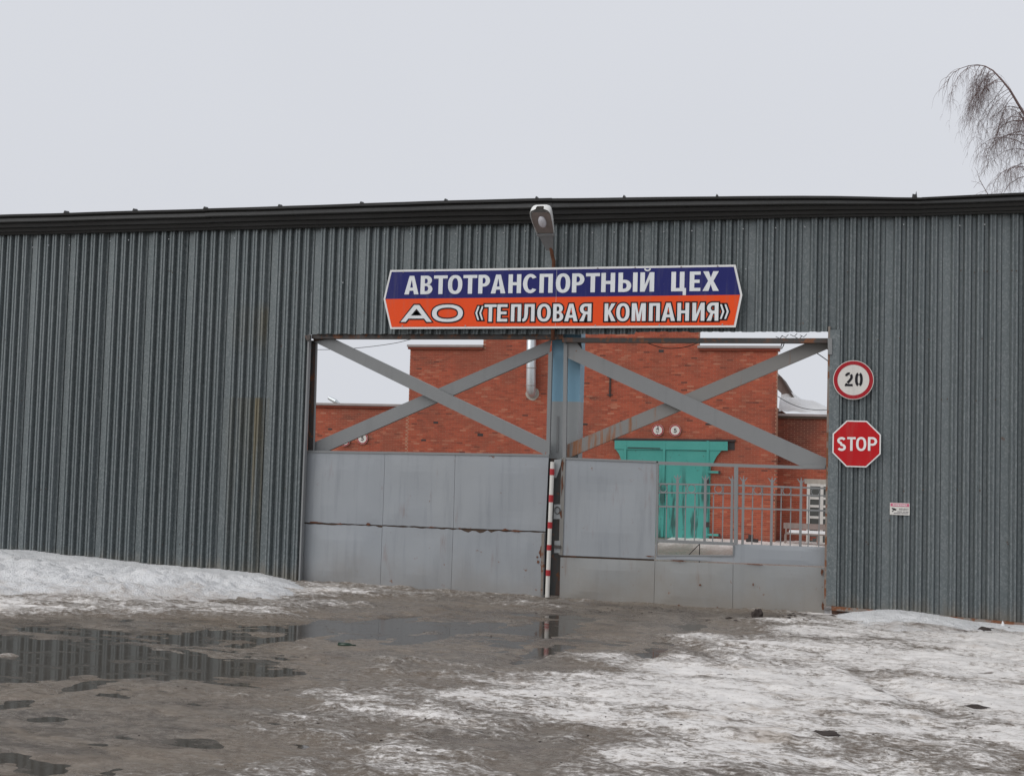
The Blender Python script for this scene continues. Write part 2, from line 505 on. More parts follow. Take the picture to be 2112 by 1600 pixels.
def ground_mat():
    t = NT('icy_mud')
    cov, wet, yard = t.attr('cover'), t.attr('wet'), t.attr('grit')
    w = t.coord((0.5, 1.0, 1.0), rot=(0, 0, math.radians(-8)))
    n_big = t.noise(1.3, 6, 0.62, w, 0.4)
    n_mid = t.noise(5.5, 7, 0.68, w, 0.6)
    n_fin = t.noise(24, 7, 0.74, t.coord((0.55, 1, 1), rot=(0, 0, math.radians(-6))))
    n_tiny = t.noise(100, 4, 0.78, t.coord((0.65, 1, 1)))
    # ---- mud
    mud = t.mix(n_mid, (0.062, 0.048, 0.037), (0.222, 0.183, 0.148))
    mud = t.mix(t.ramp(n_big, 0.45, 0.65), mud, t.mix(n_fin, (0.112, 0.086, 0.063), (0.255, 0.202, 0.152)))
    mud = t.mix(t.math('MULTIPLY', t.ramp(n_fin, 0.54, 0.66), 0.7), mud, (0.042, 0.035, 0.03))
    mud = t.mix(t.math('MULTIPLY', t.math('MULTIPLY', wet, t.ramp(n_mid, 0.72, 0.3)), 0.75), mud, (0.05, 0.043, 0.037))
    mud = t.mix(t.math('MULTIPLY', t.ramp(t.noise(0.7, 5, 0.6, w), 0.42, 0.62), 0.45), mud, t.mix(n_fin, (0.15, 0.112, 0.078), (0.265, 0.205, 0.15)))
    mud = t.mix(t.math('MULTIPLY', t.ramp(n_tiny, 0.56, 0.68), 0.55), mud, (0.036, 0.03, 0.026))
    mud = t.mix(t.math('MULTIPLY', t.ramp(n_tiny, 0.44, 0.34), 0.35), mud, (0.28, 0.26, 0.24))
    # ---- ice and trodden snow
    k = t.math('ADD', cov, t.math('MULTIPLY', t.math('SUBTRACT', n_mid, 0.5), 0.45))
    k = t.math('ADD', k, t.math('MULTIPLY', t.math('SUBTRACT', n_fin, 0.5), 1.5))
    k = t.math('ADD', k, t.math('MULTIPLY', t.math('SUBTRACT', n_tiny, 0.5), 0.8))
    ice_m = t.ramp(k, 0.26, 0.86)
    clean = t.ramp(t.math('ADD', k, t.math('MULTIPLY', t.math('SUBTRACT', n_fin, 0.5), 1.0)), 0.36, 1.12)
    ice = t.mix(clean, (0.28, 0.23, 0.185), (0.76, 0.735, 0.71))
    dk = t.ramp(t.noise(3.0, 8, 0.74, t.coord((0.42, 1, 1), rot=(0, 0, math.radians(-5))), 0.5), 0.54, 0.68)
    ice = t.mix(t.math('MULTIPLY', dk, 0.6), ice, (0.36, 0.295, 0.235))
    spk = t.ramp(t.noise(15, 5, 0.62, t.coord((0.45, 1, 1), (3, 8, 1))), 0.655, 0.70)
    ice = t.mix(t.math('MULTIPLY', spk, 0.85), ice, (0.10, 0.08, 0.066))
    pit = t.ramp(t.noise(4.2, 4, 0.55, t.coord((0.4, 1, 1), (5, 2, 0), (0, 0, math.radians(-5)))), 0.645, 0.70)
    ice = t.mix(t.math('MULTIPLY', pit, 0.85), ice, t.mix(n_tiny, (0.05, 0.04, 0.033), (0.2, 0.16, 0.13)))
    film = t.math('MULTIPLY', t.math('MULTIPLY', t.ramp(k, -0.05, 0.45), t.ramp(t.math('ADD', n_fin, t.math('MULTIPLY', n_tiny, 0.6)), 0.66, 0.95)), 0.46)
    mud = t.mix(film, mud, (0.46, 0.41, 0.355))
    c = t.mix(ice_m, mud, ice)
    grit = t.math('MULTIPLY', yard, t.ramp(n_fin, 0.4, 0.6))
    c = t.mix(grit, c, (0.05, 0.04, 0.034))
    # wet mud shines, snow does not
    r_mud = t.math('ADD', t.math('MULTIPLY', t.ramp(n_mid, 0.35, 0.7), 0.32), 0.26)
    r_mud = t.math('SUBTRACT', r_mud, t.math('MULTIPLY', wet, 0.16))
    nd = t.n('Mix', data_type='FLOAT')
    t.put(nd.inputs[0], ice_m)
    t.put(nd.inputs[2], r_mud)
    t.put(nd.inputs[3], 0.62)
    h = t.math('ADD', t.math('MULTIPLY', n_fin, 0.7), t.math('MULTIPLY', n_tiny, 0.25))
    h = t.math('ADD', h, t.math('MULTIPLY', ice_m, 0.8))
    h = t.math('ADD', h, t.math('MULTIPLY', n_mid, 0.8))
    h = t.math('MULTIPLY', h, t.math('SUBTRACT', 1.0, t.math('MULTIPLY', wet, 0.45)))
    return t.set(Base_Color=c, Roughness=nd.outputs[0], Normal=t.bump(h, 0.8, 0.026), Specular_IOR_Level=0.5)


def water_mat():
    t = NT('muddy_water')
    v = t.coord((0.4, 1, 1))
    slush = t.ramp(t.noise(5.0, 7, 0.7, v, 0.5), 0.53, 0.68)
    c = t.mix(t.noise(3, 4), (0.05, 0.044, 0.037), (0.085, 0.075, 0.063))
    c = t.mix(t.math('MULTIPLY', slush, 0.8), c, t.mix(t.noise(40, 4), (0.06, 0.05, 0.042), (0.17, 0.15, 0.13)))
    grit = t.ramp(t.noise(70, 4, 0.6, t.coord((0.5, 1, 1))), 0.66, 0.72)
    c = t.mix(t.math('MULTIPLY', grit, 0.7), c, (0.22, 0.21, 0.2))
    rough = t.math('ADD', t.math('MULTIPLY', t.math('MAXIMUM', slush, grit), 0.38), 0.055)
    h = t.math('ADD', t.noise(11, 4, 0.55, v), t.math('MULTIPLY', slush, 1.2))
    return t.set(Base_Color=c, Roughness=rough, IOR=1.33, Specular_IOR_Level=0.42, Normal=t.bump(h, 0.09, 0.004))


for k in ('red', 'red_ring', 'band_red', 'blue', 'orange', 'letter', 'white', 'pink', 'black'):
    M[k].node_tree.nodes['Principled BSDF'].inputs['Specular IOR Level'].default_value = 0.22

M['teal'] = teal()
M['brick'] = brick_mat()
M['snow'] = snow_mat()
M['ground'] = ground_mat()
M['water'] = water_mat()


# ------------------------------------------------------------------ ground
def idw(X, Y, pts, power=3.0):
    num = np.zeros_like(X)
    den = np.zeros_like(X)
    for x, y, v in pts:
        d2 = (X - x) ** 2 + ((Y - y) * 1.35) ** 2 + 0.02
        w = d2 ** (-power / 2 - 0.4)
        num += w * v
        den += w
    return num / den


def vnoise(X, Y, seed, cell):
    """smooth value noise on a numpy grid"""
    r = np.random.default_rng(seed)
    tab = r.random((256, 256))
    u, v = X / cell, Y / cell
    i, j = np.floor(u).astype(int), np.floor(v).astype(int)
    a, b = u - i, v - j
    a = a * a * (3 - 2 * a)
    b = b * b * (3 - 2 * b)
    g = lambda p, q: tab[p % 256, q % 256]
    return (g(i, j) * (1 - a) + g(i + 1, j) * a) * (1 - b) + (g(i, j + 1) * (1 - a) + g(i + 1, j + 1) * a) * b - 0.5


def gp(l):
    out = []
    for px, py, v in l:
        q = gnd(px, py)
        out.append((q.x, q.y, v))
    return out


# where trodden snow and ice cover the mud (photograph positions carried onto the ground)
COVER = gp([(60, 1255, .75), (300, 1258, .72), (500, 1262, .7), (640, 1240, .6), (700, 1225, .7), (760, 1232, .42), (880, 1238, .4),
            (150, 1285, .05), (400, 1285, 0), (600, 1290, 0), (800, 1280, 0), (1000, 1260, .08), (1090, 1247, .55), (1150, 1244, .45),
            (1010, 1228, .55), (860, 1222, .6), (1250, 1262, .02), (1400, 1268, .1), (1330, 1252, .15), (1250, 1300, 0), (1400, 1300, .12), (1560, 1272, .15),
            (1500, 1290, .5), (1620, 1280, .75), (1700, 1278, .72), (1650, 1300, .86), (1800, 1300, .85), (2000, 1300, .78), (2112, 1310, .82), (2300, 1300, .8),
            (1450, 1318, .74), (1600, 1340, .85), (1800, 1360, .92), (2050, 1380, .9), (1300, 1350, .62), (1400, 1380, .85), (1250, 1395, .72),
            (1120, 1375, .12), (1000, 1345, 0), (1150, 1330, 0), (1060, 1400, .62), (900, 1415, .46), (780, 1405, .38), (680, 1420, .42),
            (500, 1400, .02), (300, 1400, 0), (100, 1400, 0), (1150, 1430, .72), (1000, 1450, .66), (860, 1470, .58), (740, 1440, .48),
            (560, 1450, .2), (400, 1450, .12), (200, 1450, .1), (50, 1480, .08), (950, 1500, .5), (800, 1510, .46), (700, 1495, .42), (560, 1520, .34),
            (400, 1530, .16), (270, 1500, .3), (290, 1580, .45), (150, 1560, .12), (20, 1580, .15), (450, 1590, .42), (600, 1590, .42), (860, 1560, .68),
            (900, 1590, .62), (1040, 1540, .2), (1100, 1570, .34), (960, 1545, .42), (1150, 1520, .55), (1250, 1480, .82), (1350, 1450, .84), (1500, 1420, .84), (1600, 1480, .78),
            (1800, 1440, .86), (2000, 1450, .88), (1200, 1590, .62), (1350, 1560, .78), (1500, 1550, .8), (1700, 1560, .8), (1900, 1540, .66), (2050, 1560, .68), (2100, 1480, .82),
            (1750, 1520, .74), (1400, 1700, .7), (900, 1750, .4), (400, 1750, .25), (1900, 1750, .75), (-300, 1400, .05), (-400, 1270, .4), (2500, 1450, .8)])
# standing water and film of melt
WETP = gp([(60, 1310, .9), (60, 1360, 1), (250, 1350, 1), (430, 1310, 1), (550, 1300, .95), (640, 1290, .8), (150, 1280, .55), (380, 1378, .85), (560, 1376, .8),
           (800, 1290, .9), (1000, 1285, .85), (1150, 1285, 1), (1300, 1285, .75), (1400, 1280, .6), (1000, 1330, .6), (800, 1350, .6), (600, 1340, .7),
           (1250, 1325, .5), (100, 1420, .6), (100, 1478, .9), (30, 1555, .95), (410, 1525, .95), (300, 1440, .35), (500, 1480, .4), (650, 1470, .45), (250, 1540, .3),
           (1040, 1540, .55), (600, 1590, .2), (200, 1590, .3), (900, 1450, .15), (1300, 1420, .05), (1700, 1400, .05), (1700, 1300, .05), (2000, 1550, .1),
           (300, 1255, .1), (600, 1260, .15), (900, 1240, .3), (-300, 1340, .9), (1300, 1550, .15), (700, 1390, .4)])
# hollows that hold the puddles: (px, py, depth m, half widths in px)
HOLLOW = [(40, 1356, 0.055, 270, 38), (300, 1364, 0.030, 170, 17), (430, 1310, 0.034, 180, 13), (600, 1298, 0.024, 120, 10), (520, 1379, 0.032, 95, 9),
          (820, 1294, 0.026, 220, 16), (1152, 1287, 0.038, 48, 20), (1010, 1286, 0.022, 160, 12), (95, 1478, 0.040, 42, 7), (408, 1525, 0.046, 46, 8),
          (25, 1556, 0.038, 42, 8), (-320, 1350, 0.045, 200, 34)]
WATER_Z = -0.017


def yard_z(Y):
    t = np.clip((Y - 1.0) / 26.0, 0, 1)
    return -1.12 * t * t * (3 - 2 * t)


def fbm(X, Y, seed, cell, octv=3):
    out, amp, tot = 0, 1.0, 0
    for i in range(octv):
        out = out + amp * vnoise(X + 7.3 * i, Y - 3.1 * i, seed + i, cell)
        tot += amp
        amp *= 0.6
        cell *= 0.5
    return out / tot


def smooth(a, b, x):
    t = np.clip((x - a) / (b - a), 0, 1)
    return t * t * (3 - 2 * t)


# wheel tracks out of the gate
TRACKS = [[(1010, 1240), (900, 1262), (700, 1292), (400, 1350), (60, 1440), (-300, 1560)], [(1120, 1255), (1010, 1285), (800, 1330), (480, 1415), (120, 1560), (-100, 1680)],
          [(1330, 1262), (1240, 1300), (1060, 1365), (830, 1470), (640, 1640)], [(1450, 1270), (1400, 1310), (1260, 1400), (1090, 1530), (960, 1700)],
          [(1560, 1300), (1700, 1360), (1900, 1450), (2140, 1600)], [(1420, 1330), (1540, 1400), (1720, 1500), (1850, 1640)]]


def track_field(X, Y):
    rut = np.zeros_like(X)
    soft = np.zeros_like(X)
    for k, tr in enumerate(TRACKS):
        q = [gnd(*p) for p in tr]
        dmin = np.full_like(X, 9.0)
        smin = np.zeros_like(X)
        s0 = 0.0
        for a, b in zip(q[:-1], q[1:]):
            L = math.hypot(b.x - a.x, b.y - a.y)
            ux, uy = (b.x - a.x) / L, (b.y - a.y) / L
            t = np.clip((X - a.x) * ux + (Y - a.y) * uy, 0, L)
            d = np.hypot(X - a.x - t * ux, Y - a.y - t * uy)
            m = d < dmin
            dmin = np.where(m, d, dmin)
            smin = np.where(m, s0 + t, smin)
            s0 += L
        dmin = dmin + 0.07 * vnoise(X, Y, 70 + k, 0.4)
        g = np.exp(-(dmin / 0.13) ** 2)
        str_ = 0.55 + 0.9 * vnoise(smin, smin * 0, 90 + k, 1.1)
        rut = rut + str_ * (-0.026 * g + 0.016 * np.exp(-((np.abs(dmin) - 0.25) / 0.07) ** 2) + 0.005 * np.sin(smin * 2 * np.pi / 0.14) * g)
        soft = np.maximum(soft, g * np.clip(str_, 0, 1))
    return rut, soft


def ground_height(X, Y, k, rut):
    ice = smooth(0.42, 0.60, k)
    z = 0.030 * ice + 0.012 * np.clip(k - 0.6, 0, 1)
    n = 0.036 * vnoise(X * 0.8, Y, 11, 0.9) + 0.046 * vnoise(X * .42 + 3 + .2 * Y, Y, 12, 0.30)
    n = n + 0.030 * vnoise(X * .5, Y, 13, 0.12) + 0.020 * vnoise(X * .7, Y, 14, 0.06)
    z = z + n * (0.62 + 0.45 * ice) + rut
    for px, py, dep, hx, hy in HOLLOW:
        c = gnd(px, py)
        rx = (gnd(px + hx, py) - gnd(px - hx, py)).length / 2
        ry = (gnd(px, py - hy) - gnd(px, py + hy)).length / 2
        e = ((X - c.x) / rx) ** 2 + ((Y - c.y) / ry) ** 2
        z = z - dep * np.exp(-e * 0.8)
    return z + yard_z(Y)


def axis(lo, hi, step, far_lo, far_hi):
    core = list(np.arange(lo, hi + step / 2, step))
    a, s = [], step
    x = core[-1]
    while x < far_hi:
        s *= 1.22
        x += s
        a.append(x)
    b, s = [], step
    x = core[0]
    while x > far_lo:
        s *= 1.22
        x -= s
        b.append(x)
    return np.array(b[::-1] + core + a)


def grid_obj(name, X, Y, Z, m, attrs, mask=None, parent=None):
    ny, nx = X.shape
    co = np.stack([X, Y, Z], -1).reshape(-1, 3).astype(np.float32)
    i = np.arange(nx * ny).reshape(ny, nx)
    q = np.stack([i[:-1, :-1], i[:-1, 1:], i[1:, 1:], i[1:, :-1]], -1).reshape(-1, 4)
    if mask is not None:
        keep = mask.reshape(-1)[q].any(axis=1)
        q = q[keep]
        used = np.unique(q)
        re = np.full(nx * ny, -1)
        re[used] = np.arange(len(used))
        q = re[q]
        co = co[used]
        attrs = {k: v.reshape(-1)[used] for k, v in attrs.items()}
    me = bpy.data.meshes.new(name)
    me.vertices.add(len(co))
    me.vertices.foreach_set('co', co.ravel())
    me.loops.add(q.size)
    me.loops.foreach_set('vertex_index', q.astype(np.int32).ravel())
    me.polygons.add(len(q))
    me.polygons.foreach_set('loop_start', np.arange(0, q.size, 4, dtype=np.int32))
    me.polygons.foreach_set('loop_total', np.full(len(q), 4, np.int32))
    me.update(calc_edges=True)
    me.shade_smooth()
    for k, v in attrs.items():
        a = me.attributes.new(k, 'FLOAT', 'POINT')
        a.data.foreach_set('value', np.asarray(v, np.float32).ravel())
    me.materials.append(m)
    o = bpy.data.objects.new(name, me)
    COL.objects.link(o)
    if parent:
        o.parent = parent
    return o


gx = axis(-12.5, 3.6, 0.034, -900, 900)
gy = axis(-10.6, 0.7, 0.028, -400, 1500)
GX, GY = np.meshgrid(gx, gy)
cover = np.clip(idw(GX, GY, COVER), 0, 1)
cover = np.where((GY < -4.5), cover + 0.04 * np.clip(cover * 6, 0, 1) * np.clip(1.4 - cover * 2, 0, 1), cover)
wet = np.clip(idw(GX, GY, WETP), 0, 1)
yardm = np.clip((GY - 0.6) / 0.8, 0, 1)
ycov = np.where(GX > -7.4, 0.34 + 0.75 * np.clip((GY - 26.5) / 3, 0, 1), 0.3)
cover = cover * (1 - yardm) + ycov * yardm
wet = wet * (1 - yardm) + 0.35 * yardm
kf = cover + 0.10 * np.clip((cover - .5) * 4, 0, 1) + (0.9 - 0.45 * cover) * fbm(GX * .5, GY, 41, 0.8, 4) + 0.6 * fbm(GX * .42 + .15 * GY, GY, 47, 0.2, 3)
rut, soft = track_field(GX, GY)
rut *= (1 - yardm)
kf = kf - 0.2 * soft * (1 - yardm)
wet = np.clip(np.maximum(wet, 0.75 * soft * (cover < .6)), 0, 1)
GZ = ground_height(GX, GY, kf, rut)
wet = np.where((GY < -.3) & (cover < .45), np.maximum(wet, smooth(0.022, 0.002, GZ - WATER_Z)), wet)
# loose black grit swept against the foot of the right leaf
grit = np.zeros_like(GX)
for px, py, r, s in ((1250, 1248, .5, 1), (1400, 1262, .45, .9), (1560, 1268, .4, 1), (1640, 1272, .35, .8), (1330, 1256, .4, .9), (1180, 1244, .35, .7),
                     (1990, 1296, .35, .9), (2040, 1303, .3, .9), (1920, 1290, .35, .7)):
    c = gnd(px, py)
    grit = np.maximum(grit, s * np.exp(-(((GX - c.x) / r) ** 2 + ((GY - c.y) / (r * .45)) ** 2)))
ground = grid_obj('ground', GX, GY, GZ, M['ground'], {'cover': kf, 'wet': wet, 'grit': grit})
tag(ground, 'muddy icy forecourt with trodden dirty snow and melt water', kind='structure')

# one sheet of standing melt water at a common level: shores come from the ground
wv, wf = [], []
pw = [gnd(-420, 1268), gnd(1420, 1262), gnd(1520, 1330), gnd(900, 1420), gnd(600, 1600), gnd(-500, 1640)]
water = obj('puddle', [(q.x, q.y, WATER_Z) for q in pw], [tuple(range(5, -1, -1))], M['water'])
tag(water, 'shallow muddy puddles of melt water in front of the gate', kind='structure')


# snow banks ploughed against the wall
def bank(name, x0, x1, depth, crest_px, foot_w, label, seed, dirty=0.0, lobes=()):
    xs = np.arange(x0, x1, 0.035)
    ys = np.arange(-depth, 0.5, 0.03)
    X, Y = np.meshgrid(xs, ys)
    cp = [(at(a, b, -0.06).x, at(a, b, -0.06).z) for a, b in crest_px]
    cx, cz = [q[0] for q in cp], [q[1] for q in cp]
    top = np.interp(X, cx, cz)
    w = np.interp(X, [q[0] for q in foot_w], [q[1] for q in foot_w])
    u = np.clip(-Y / np.maximum(w, .05), 0, 1.3)
    prof = np.where(u < 1, (1 - u) ** 0.9 * (1 + 0.9 * u), 0)
    prof = np.minimum(prof, 1.06)
    Z = (top + 0.10) * prof - 0.10
    for bx_, by_, sx, sy, hh in lobes:
        Z = Z + hh * np.exp(-((X - bx_) / sx) ** 2 - ((Y - by_) / sy) ** 2)
    amp = np.clip(Z + .1, 0, .3) * 2.0
    Z = Z + amp * (0.30 * vnoise(X * .8, Y, seed, 0.75) + 0.30 * vnoise(X * .6, Y * 1.2, seed + 1, 0.34) + 0.22 * np.abs(vnoise(X * .7, Y, seed + 2, 0.16)) + 0.10 * vnoise(X, Y, seed + 3, 0.07)) * np.clip(u * 3, 0.15, 1)
    dirt = np.clip((u - 0.42) * 1.7, 0, 1) + dirty * np.clip(1 - np.abs(u - .55) * 4, 0, 1)
    o = grid_obj(name, X, Y, Z, M['snow'], {'dirt': dirt}, mask=Z > -0.06)
    return tag(o, label, kind='structure')


bank('snow_bank', -17.5, -6.4, 6.2,
     [(-520, 1115), (-200, 1122), (0, 1133), (60, 1136), (130, 1147), (190, 1150), (300, 1165), (400, 1170), (450, 1174), (530, 1184), (610, 1202), (650, 1212), (690, 1222), (740, 1236), (800, 1250)],
     [(-18, 6), (-14, 5.4), (-10.8, 4.3), (-9.1, 3.6), (-7.8, 2.8), (-7.2, 1.6), (-6.9, .5)],
     'long low bank of snow along the left foot of the wall', 31, 0.0,
     [(-8.5, -1.3, 1.0, .9, .13), (-7.9, -2.0, .9, .7, .09), (-9.6, -2.4, 1.4, .8, .08), (-11.5, -2.8, 1.6, .8, .07)])
bank('snow_bank', -0.75, 5.5, 2.4,
     [(1690, 1280), (1730, 1268), (1760, 1262), (1800, 1259), (1850, 1260), (1900, 1264), (1960, 1272), (2010, 1281), (2060, 1286), (2112, 1290), (2300, 1292), (2600, 1290)],
     [(-1, .6), (0, 1.7), (1, 1.8), (2, 1.5), (5, 1.5)],
     'small grey snow heap at the foot of the right wall', 57, 0.55)

# ------------------------------------------------------------------ corrugated wall
PER, RIBP = 0.75, 0.1612          # sheet cover width and rib pitch
DEP = 0.063
X_JL, X_JR = at(631.5, 800).x, at(1707, 900).x + 0.01     # jambs of the opening
Z_HEAD = 3.885                    # lower edge of the sheets over the opening


def sheet_profile(rp=0.023):
    """(x, y) points over one cover width: wide flat joint, then four ribs with a grooved crest"""
    pts = [(-0.06, DEP + .016), (0.011, DEP + .016), (0.015, DEP)]
    x = 0.112
    for k in range(4):
        pts += [(x, DEP), (x + rp, 0.0), (x + rp + 0.024, 0.0), (x + rp + 0.031, 0.014), (x + rp + 0.043, 0.014),
                (x + rp + 0.050, 0.0), (x + rp + 0.074, 0.0), (x + 2 * rp + 0.074, DEP)]
        x += 0.158
    pts += [(PER + 0.002, DEP - 0.006)]
    return pts


PROF = sheet_profile()


def clip_profile(p, a, b):
    out = []
    for i in range(len(p) - 1):
        (x0, y0), (x1, y1) = p[i], p[i + 1]
        if x1 <= a or x0 >= b or x1 == x0:
            continue
        s, e = max(x0, a), min(x1, b)
        f = lambda x: y0 + (y1 - y0) * (x - x0) / (x1 - x0)
        if not out or abs(out[-1][0] - s) > 1e-6:
            out.append((s, f(s)))
        out.append((e, f(e)))
    return out


wall = thing('corrugated_wall', (-4.4, 0.02, 0.0), 'tall grey galvanised corrugated steel wall with dark eave around the gate opening', 'wall')


def eave_bottom(x):
    return float(np.interp(x, EB_X, EB_Z))


EV_TOP = [(-700, 465), (0, 443), (300, 434), (450, 430), (640, 424), (900, 415), (1140, 409), (1400, 406), (1680, 403.5), (1890, 407.5), (1905, 407.5), (2112, 398), (2700, 372)]
EV_BOT = [(-700, 499), (0, 485), (300, 477), (450, 474), (640, 470), (900, 464), (1140, 460), (1400, 454), (1680, 447.5), (1890, 445), (1905, 445), (2112, 440), (2700, 424)]
EV_OUT = 0.34
EB_X = [at(a, b, -0.05).x for a, b in EV_BOT]
EB_Z = [at(a, b, -0.05).z for a, b in EV_BOT]
ET_X = [at(a, b, -EV_OUT).x for a, b in EV_TOP]
ET_Z = [at(a, b, -EV_OUT).z for a, b in EV_TOP]


def add_sheet(x0, zb, zt, a=-0.06, b=PER + 0.002, dy=0.0, lean=0.0, tk=0.0):
    pr = clip_profile(PROF, a, b)
    n = len(pr)
    rows = [0, .25, .5, .75, 1]
    vs, fs = [], []
    sd_ = random.random() * 50
    zb_f = zb if callable(zb) else (lambda x: zb)
    for r in rows:
        for (x, y) in pr:
            X = x0 + x
            z0, z1 = zb_f(X), zt(X) if callable(zt) else zt
            z = z0 + (z1 - z0) * r
            wob = 0.006 * mn.noise(Vector((X * 1.1, z * .5, sd_)))
            vs.append((X + lean * (r - .5), y + dy + wob, z))
    for r in range(len(rows) - 1):
        for i in range(n - 1):
            fs.append((r * n + i, r * n + i + 1, (r + 1) * n + i + 1, (r + 1) * n + i))
    o = obj('cladding_sheet', vs, fs, M['galv'], wall)
    return o


def head_bottom(X):
    return Z_HEAD - 0.008 + 0.01 * mn.noise(Vector((X * 7, 1, 0))) + (0.035 if X > -3.2 else 0)


# sheets left of and over the opening run on the module of the joint left of the gate,
# those right of it on the module of the joint beside the STOP sign
J0, J1 = at(1822, 700).x, -9.12
top_f = lambda X: eave_bottom(X) + 0.12
for k in range(int(math.floor((-19.5 - J1) / PER)), int(math.ceil((X_JR - J1) / PER))):
    x0 = J1 + k * PER
    dy = random.uniform(-0.003, 0.003)
    ln = random.uniform(-0.006, 0.006)
    if x0 + PER + 0.002 <= X_JL:
        if x0 < -9.5 < x0 + PER:            # this one is pieced together from two lengths
            add_sheet(x0, -0.12, 2.86, dy=dy - 0.009, lean=0)
            add_sheet(x0, 2.82, top_f, dy=dy, lean=0)
        else:
            add_sheet(x0, -0.12, top_f, dy=dy, lean=ln)
        continue
    a, b = max(-0.06, X_JL - x0), min(PER + 0.002, X_JR - x0)
    add_sheet(x0, head_bottom, top_f, a, b, dy=dy)
    if a > 0:
        add_sheet(x0, -0.12, top_f, -0.06, a, dy=dy)
for k in range(int(math.floor((X_JR - J0) / PER)), int(math.ceil((6.5 - J0) / PER))):
    x0 = J0 + k * PER
    dy = random.uniform(-0.003, 0.003)
    add_sheet(x0, lambda X: 0.135 - 0.035 * (X + 0.4), top_f, max(-0.06, X_JR - x0), PER + 0.002, dy=dy, lean=random.uniform(-0.006, 0.006) if x0 > X_JR else 0)

# edge trims of the opening
MB().box((X_JL - 0.004, -0.006, -0.12), (X_JL + 0.022, 0.075, Z_HEAD - 0.02)).build('jamb_trim', M['bar'], wall)
MB().prism([(X_JR - 0.025, 0.12), (X_JR + 0.005, 0.12), (X_JR + 0.005, Z_HEAD + .1), (X_JR - 0.025, Z_HEAD + .1)], -0.008, 0.085).build('jamb_trim', M['rail_rust'], wall)
MB().prism([(X_JR + 0.002, 0.15), (X_JR + 0.135, 0.15), (X_JR + 0.135, Z_HEAD + .05), (X_JR + 0.002, Z_HEAD + .05)], -0.012, -0.007).build('jamb_plate', M['galv'], wall)
pxprism([(1707, 697), (1716, 697), (1716, 731), (1708, 731)], -0.035, -0.013).build('bracket', M['brace'], wall)
pxprism([(628, 692), (640, 690), (640, 699), (633, 703)], -0.03, -0.008).build('bracket', M['dark_steel'], wall)
# beams that carry the wall over the opening, and posts standing behind the sheets
MB().box((X_JL + 0.02, 0.083, Z_HEAD - 0.075), (-4.3, 0.2, Z_HEAD + 0.06)).build('header_beam', M['dark_steel'], wall)
z1, z2 = at(1200, 697, .1).z, at(1700, 698, .1).z
MB().add([(-4.3, .06, z1), (X_JR, .06, z2), (X_JR, .06, z2 - .065), (-4.3, .06, z1 - .065),
          (-4.3, .2, z1), (X_JR, .2, z2), (X_JR, .2, z2 - .065), (-4.3, .2, z1 - .065)],
         [(3, 2, 1, 0), (4, 5, 6, 7), (0, 1, 5, 4), (2, 3, 7, 6), (1, 2, 6, 5), (0, 4, 7, 3)]).build('header_beam', M['dark_steel'], wall)
for X in (-18, -15, -12, -8.62, 0.0, 3, 6):
    MB().box((X - .07, .095, -.15), (X + .07, .25, 5.55)).build('wall_post', M['dark_steel'], wall)
for z in (0.9, 2.6, 4.6, 5.4):
    for a, b in ((-20, X_JL - .1), (X_JR + .1, 6.5)) if z < 4 else ((-20, 6.5),):
        MB().box((a, .092, z - .04), (b, .14, z + .04)).build('girt', M['dark_steel'], wall)
# base rail along the right foot
a0, a1 = at(1715, 1249), at(2112, 1284)
sl = (a1.z - a0.z) / (a1.x - a0.x)
MB().add([(a0.x, -.035, a0.z), (6.5, -.035, a0.z + sl * (6.5 - a0.x)), (6.5, -.035, a0.z + sl * (6.5 - a0.x) - .055), (a0.x, -.035, a0.z - .055),
          (a0.x, .05, a0.z), (6.5, .05, a0.z + sl * (6.5 - a0.x)), (6.5, .05, a0.z + sl * (6.5 - a0.x) - .055), (a0.x, .05, a0.z - .055)],
         [(3, 2, 1, 0), (4, 5, 6, 7), (0, 1, 5, 4), (2, 3, 7, 6), (1, 2, 6, 5), (0, 4, 7, 3)]).build('base_rail', M['rail_rust'], wall)
MB().box((a0.x, .10, -.3), (6.5, .14, .2)).build('base_board', M['dark_steel'], wall)

# eave: folded dark sheets in lengths, with the ribs of the roofing showing at its edge
EAVE_PROF = [(0.02, -0.012), (-0.06, -0.01), (-0.075, 0.10), (-0.12, 0.115), (-0.135, 0.30), (-0.20, 0.325), (-0.215, 0.52), (-0.285, 0.55),
             (-0.295, 0.60), (-0.296, 0.77), (-0.27, 0.785), (-0.275, 0.85), (-0.335, 0.87), (-0.34, 1.0), (0.35, 1.25)]


def eave_len(xa, xb, dz, dy):
    xs = np.linspace(xa, xb, max(3, int((xb - xa) / .35)))
    vs, fs = [], []
    n = len(EAVE_PROF)
    for X in xs:
        zt_, zb_ = np.interp(X, ET_X, ET_Z), np.interp(X, EB_X, EB_Z)
        for (y, u) in EAVE_PROF:
            w = 0.008 * mn.noise(Vector((X * .9, u * 2, 4)))
            vs.append((X, y + dy + w, zb_ + (zt_ - zb_) * u + dz + w))
    for i in range(len(xs) - 1):
        for j in range(n - 1):
            fs.append((i * n + j, i * n + j + 1, (i + 1) * n + j + 1, (i + 1) * n + j))
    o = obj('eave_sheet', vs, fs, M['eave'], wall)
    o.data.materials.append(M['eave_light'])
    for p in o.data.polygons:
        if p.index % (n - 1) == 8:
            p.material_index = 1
    return o


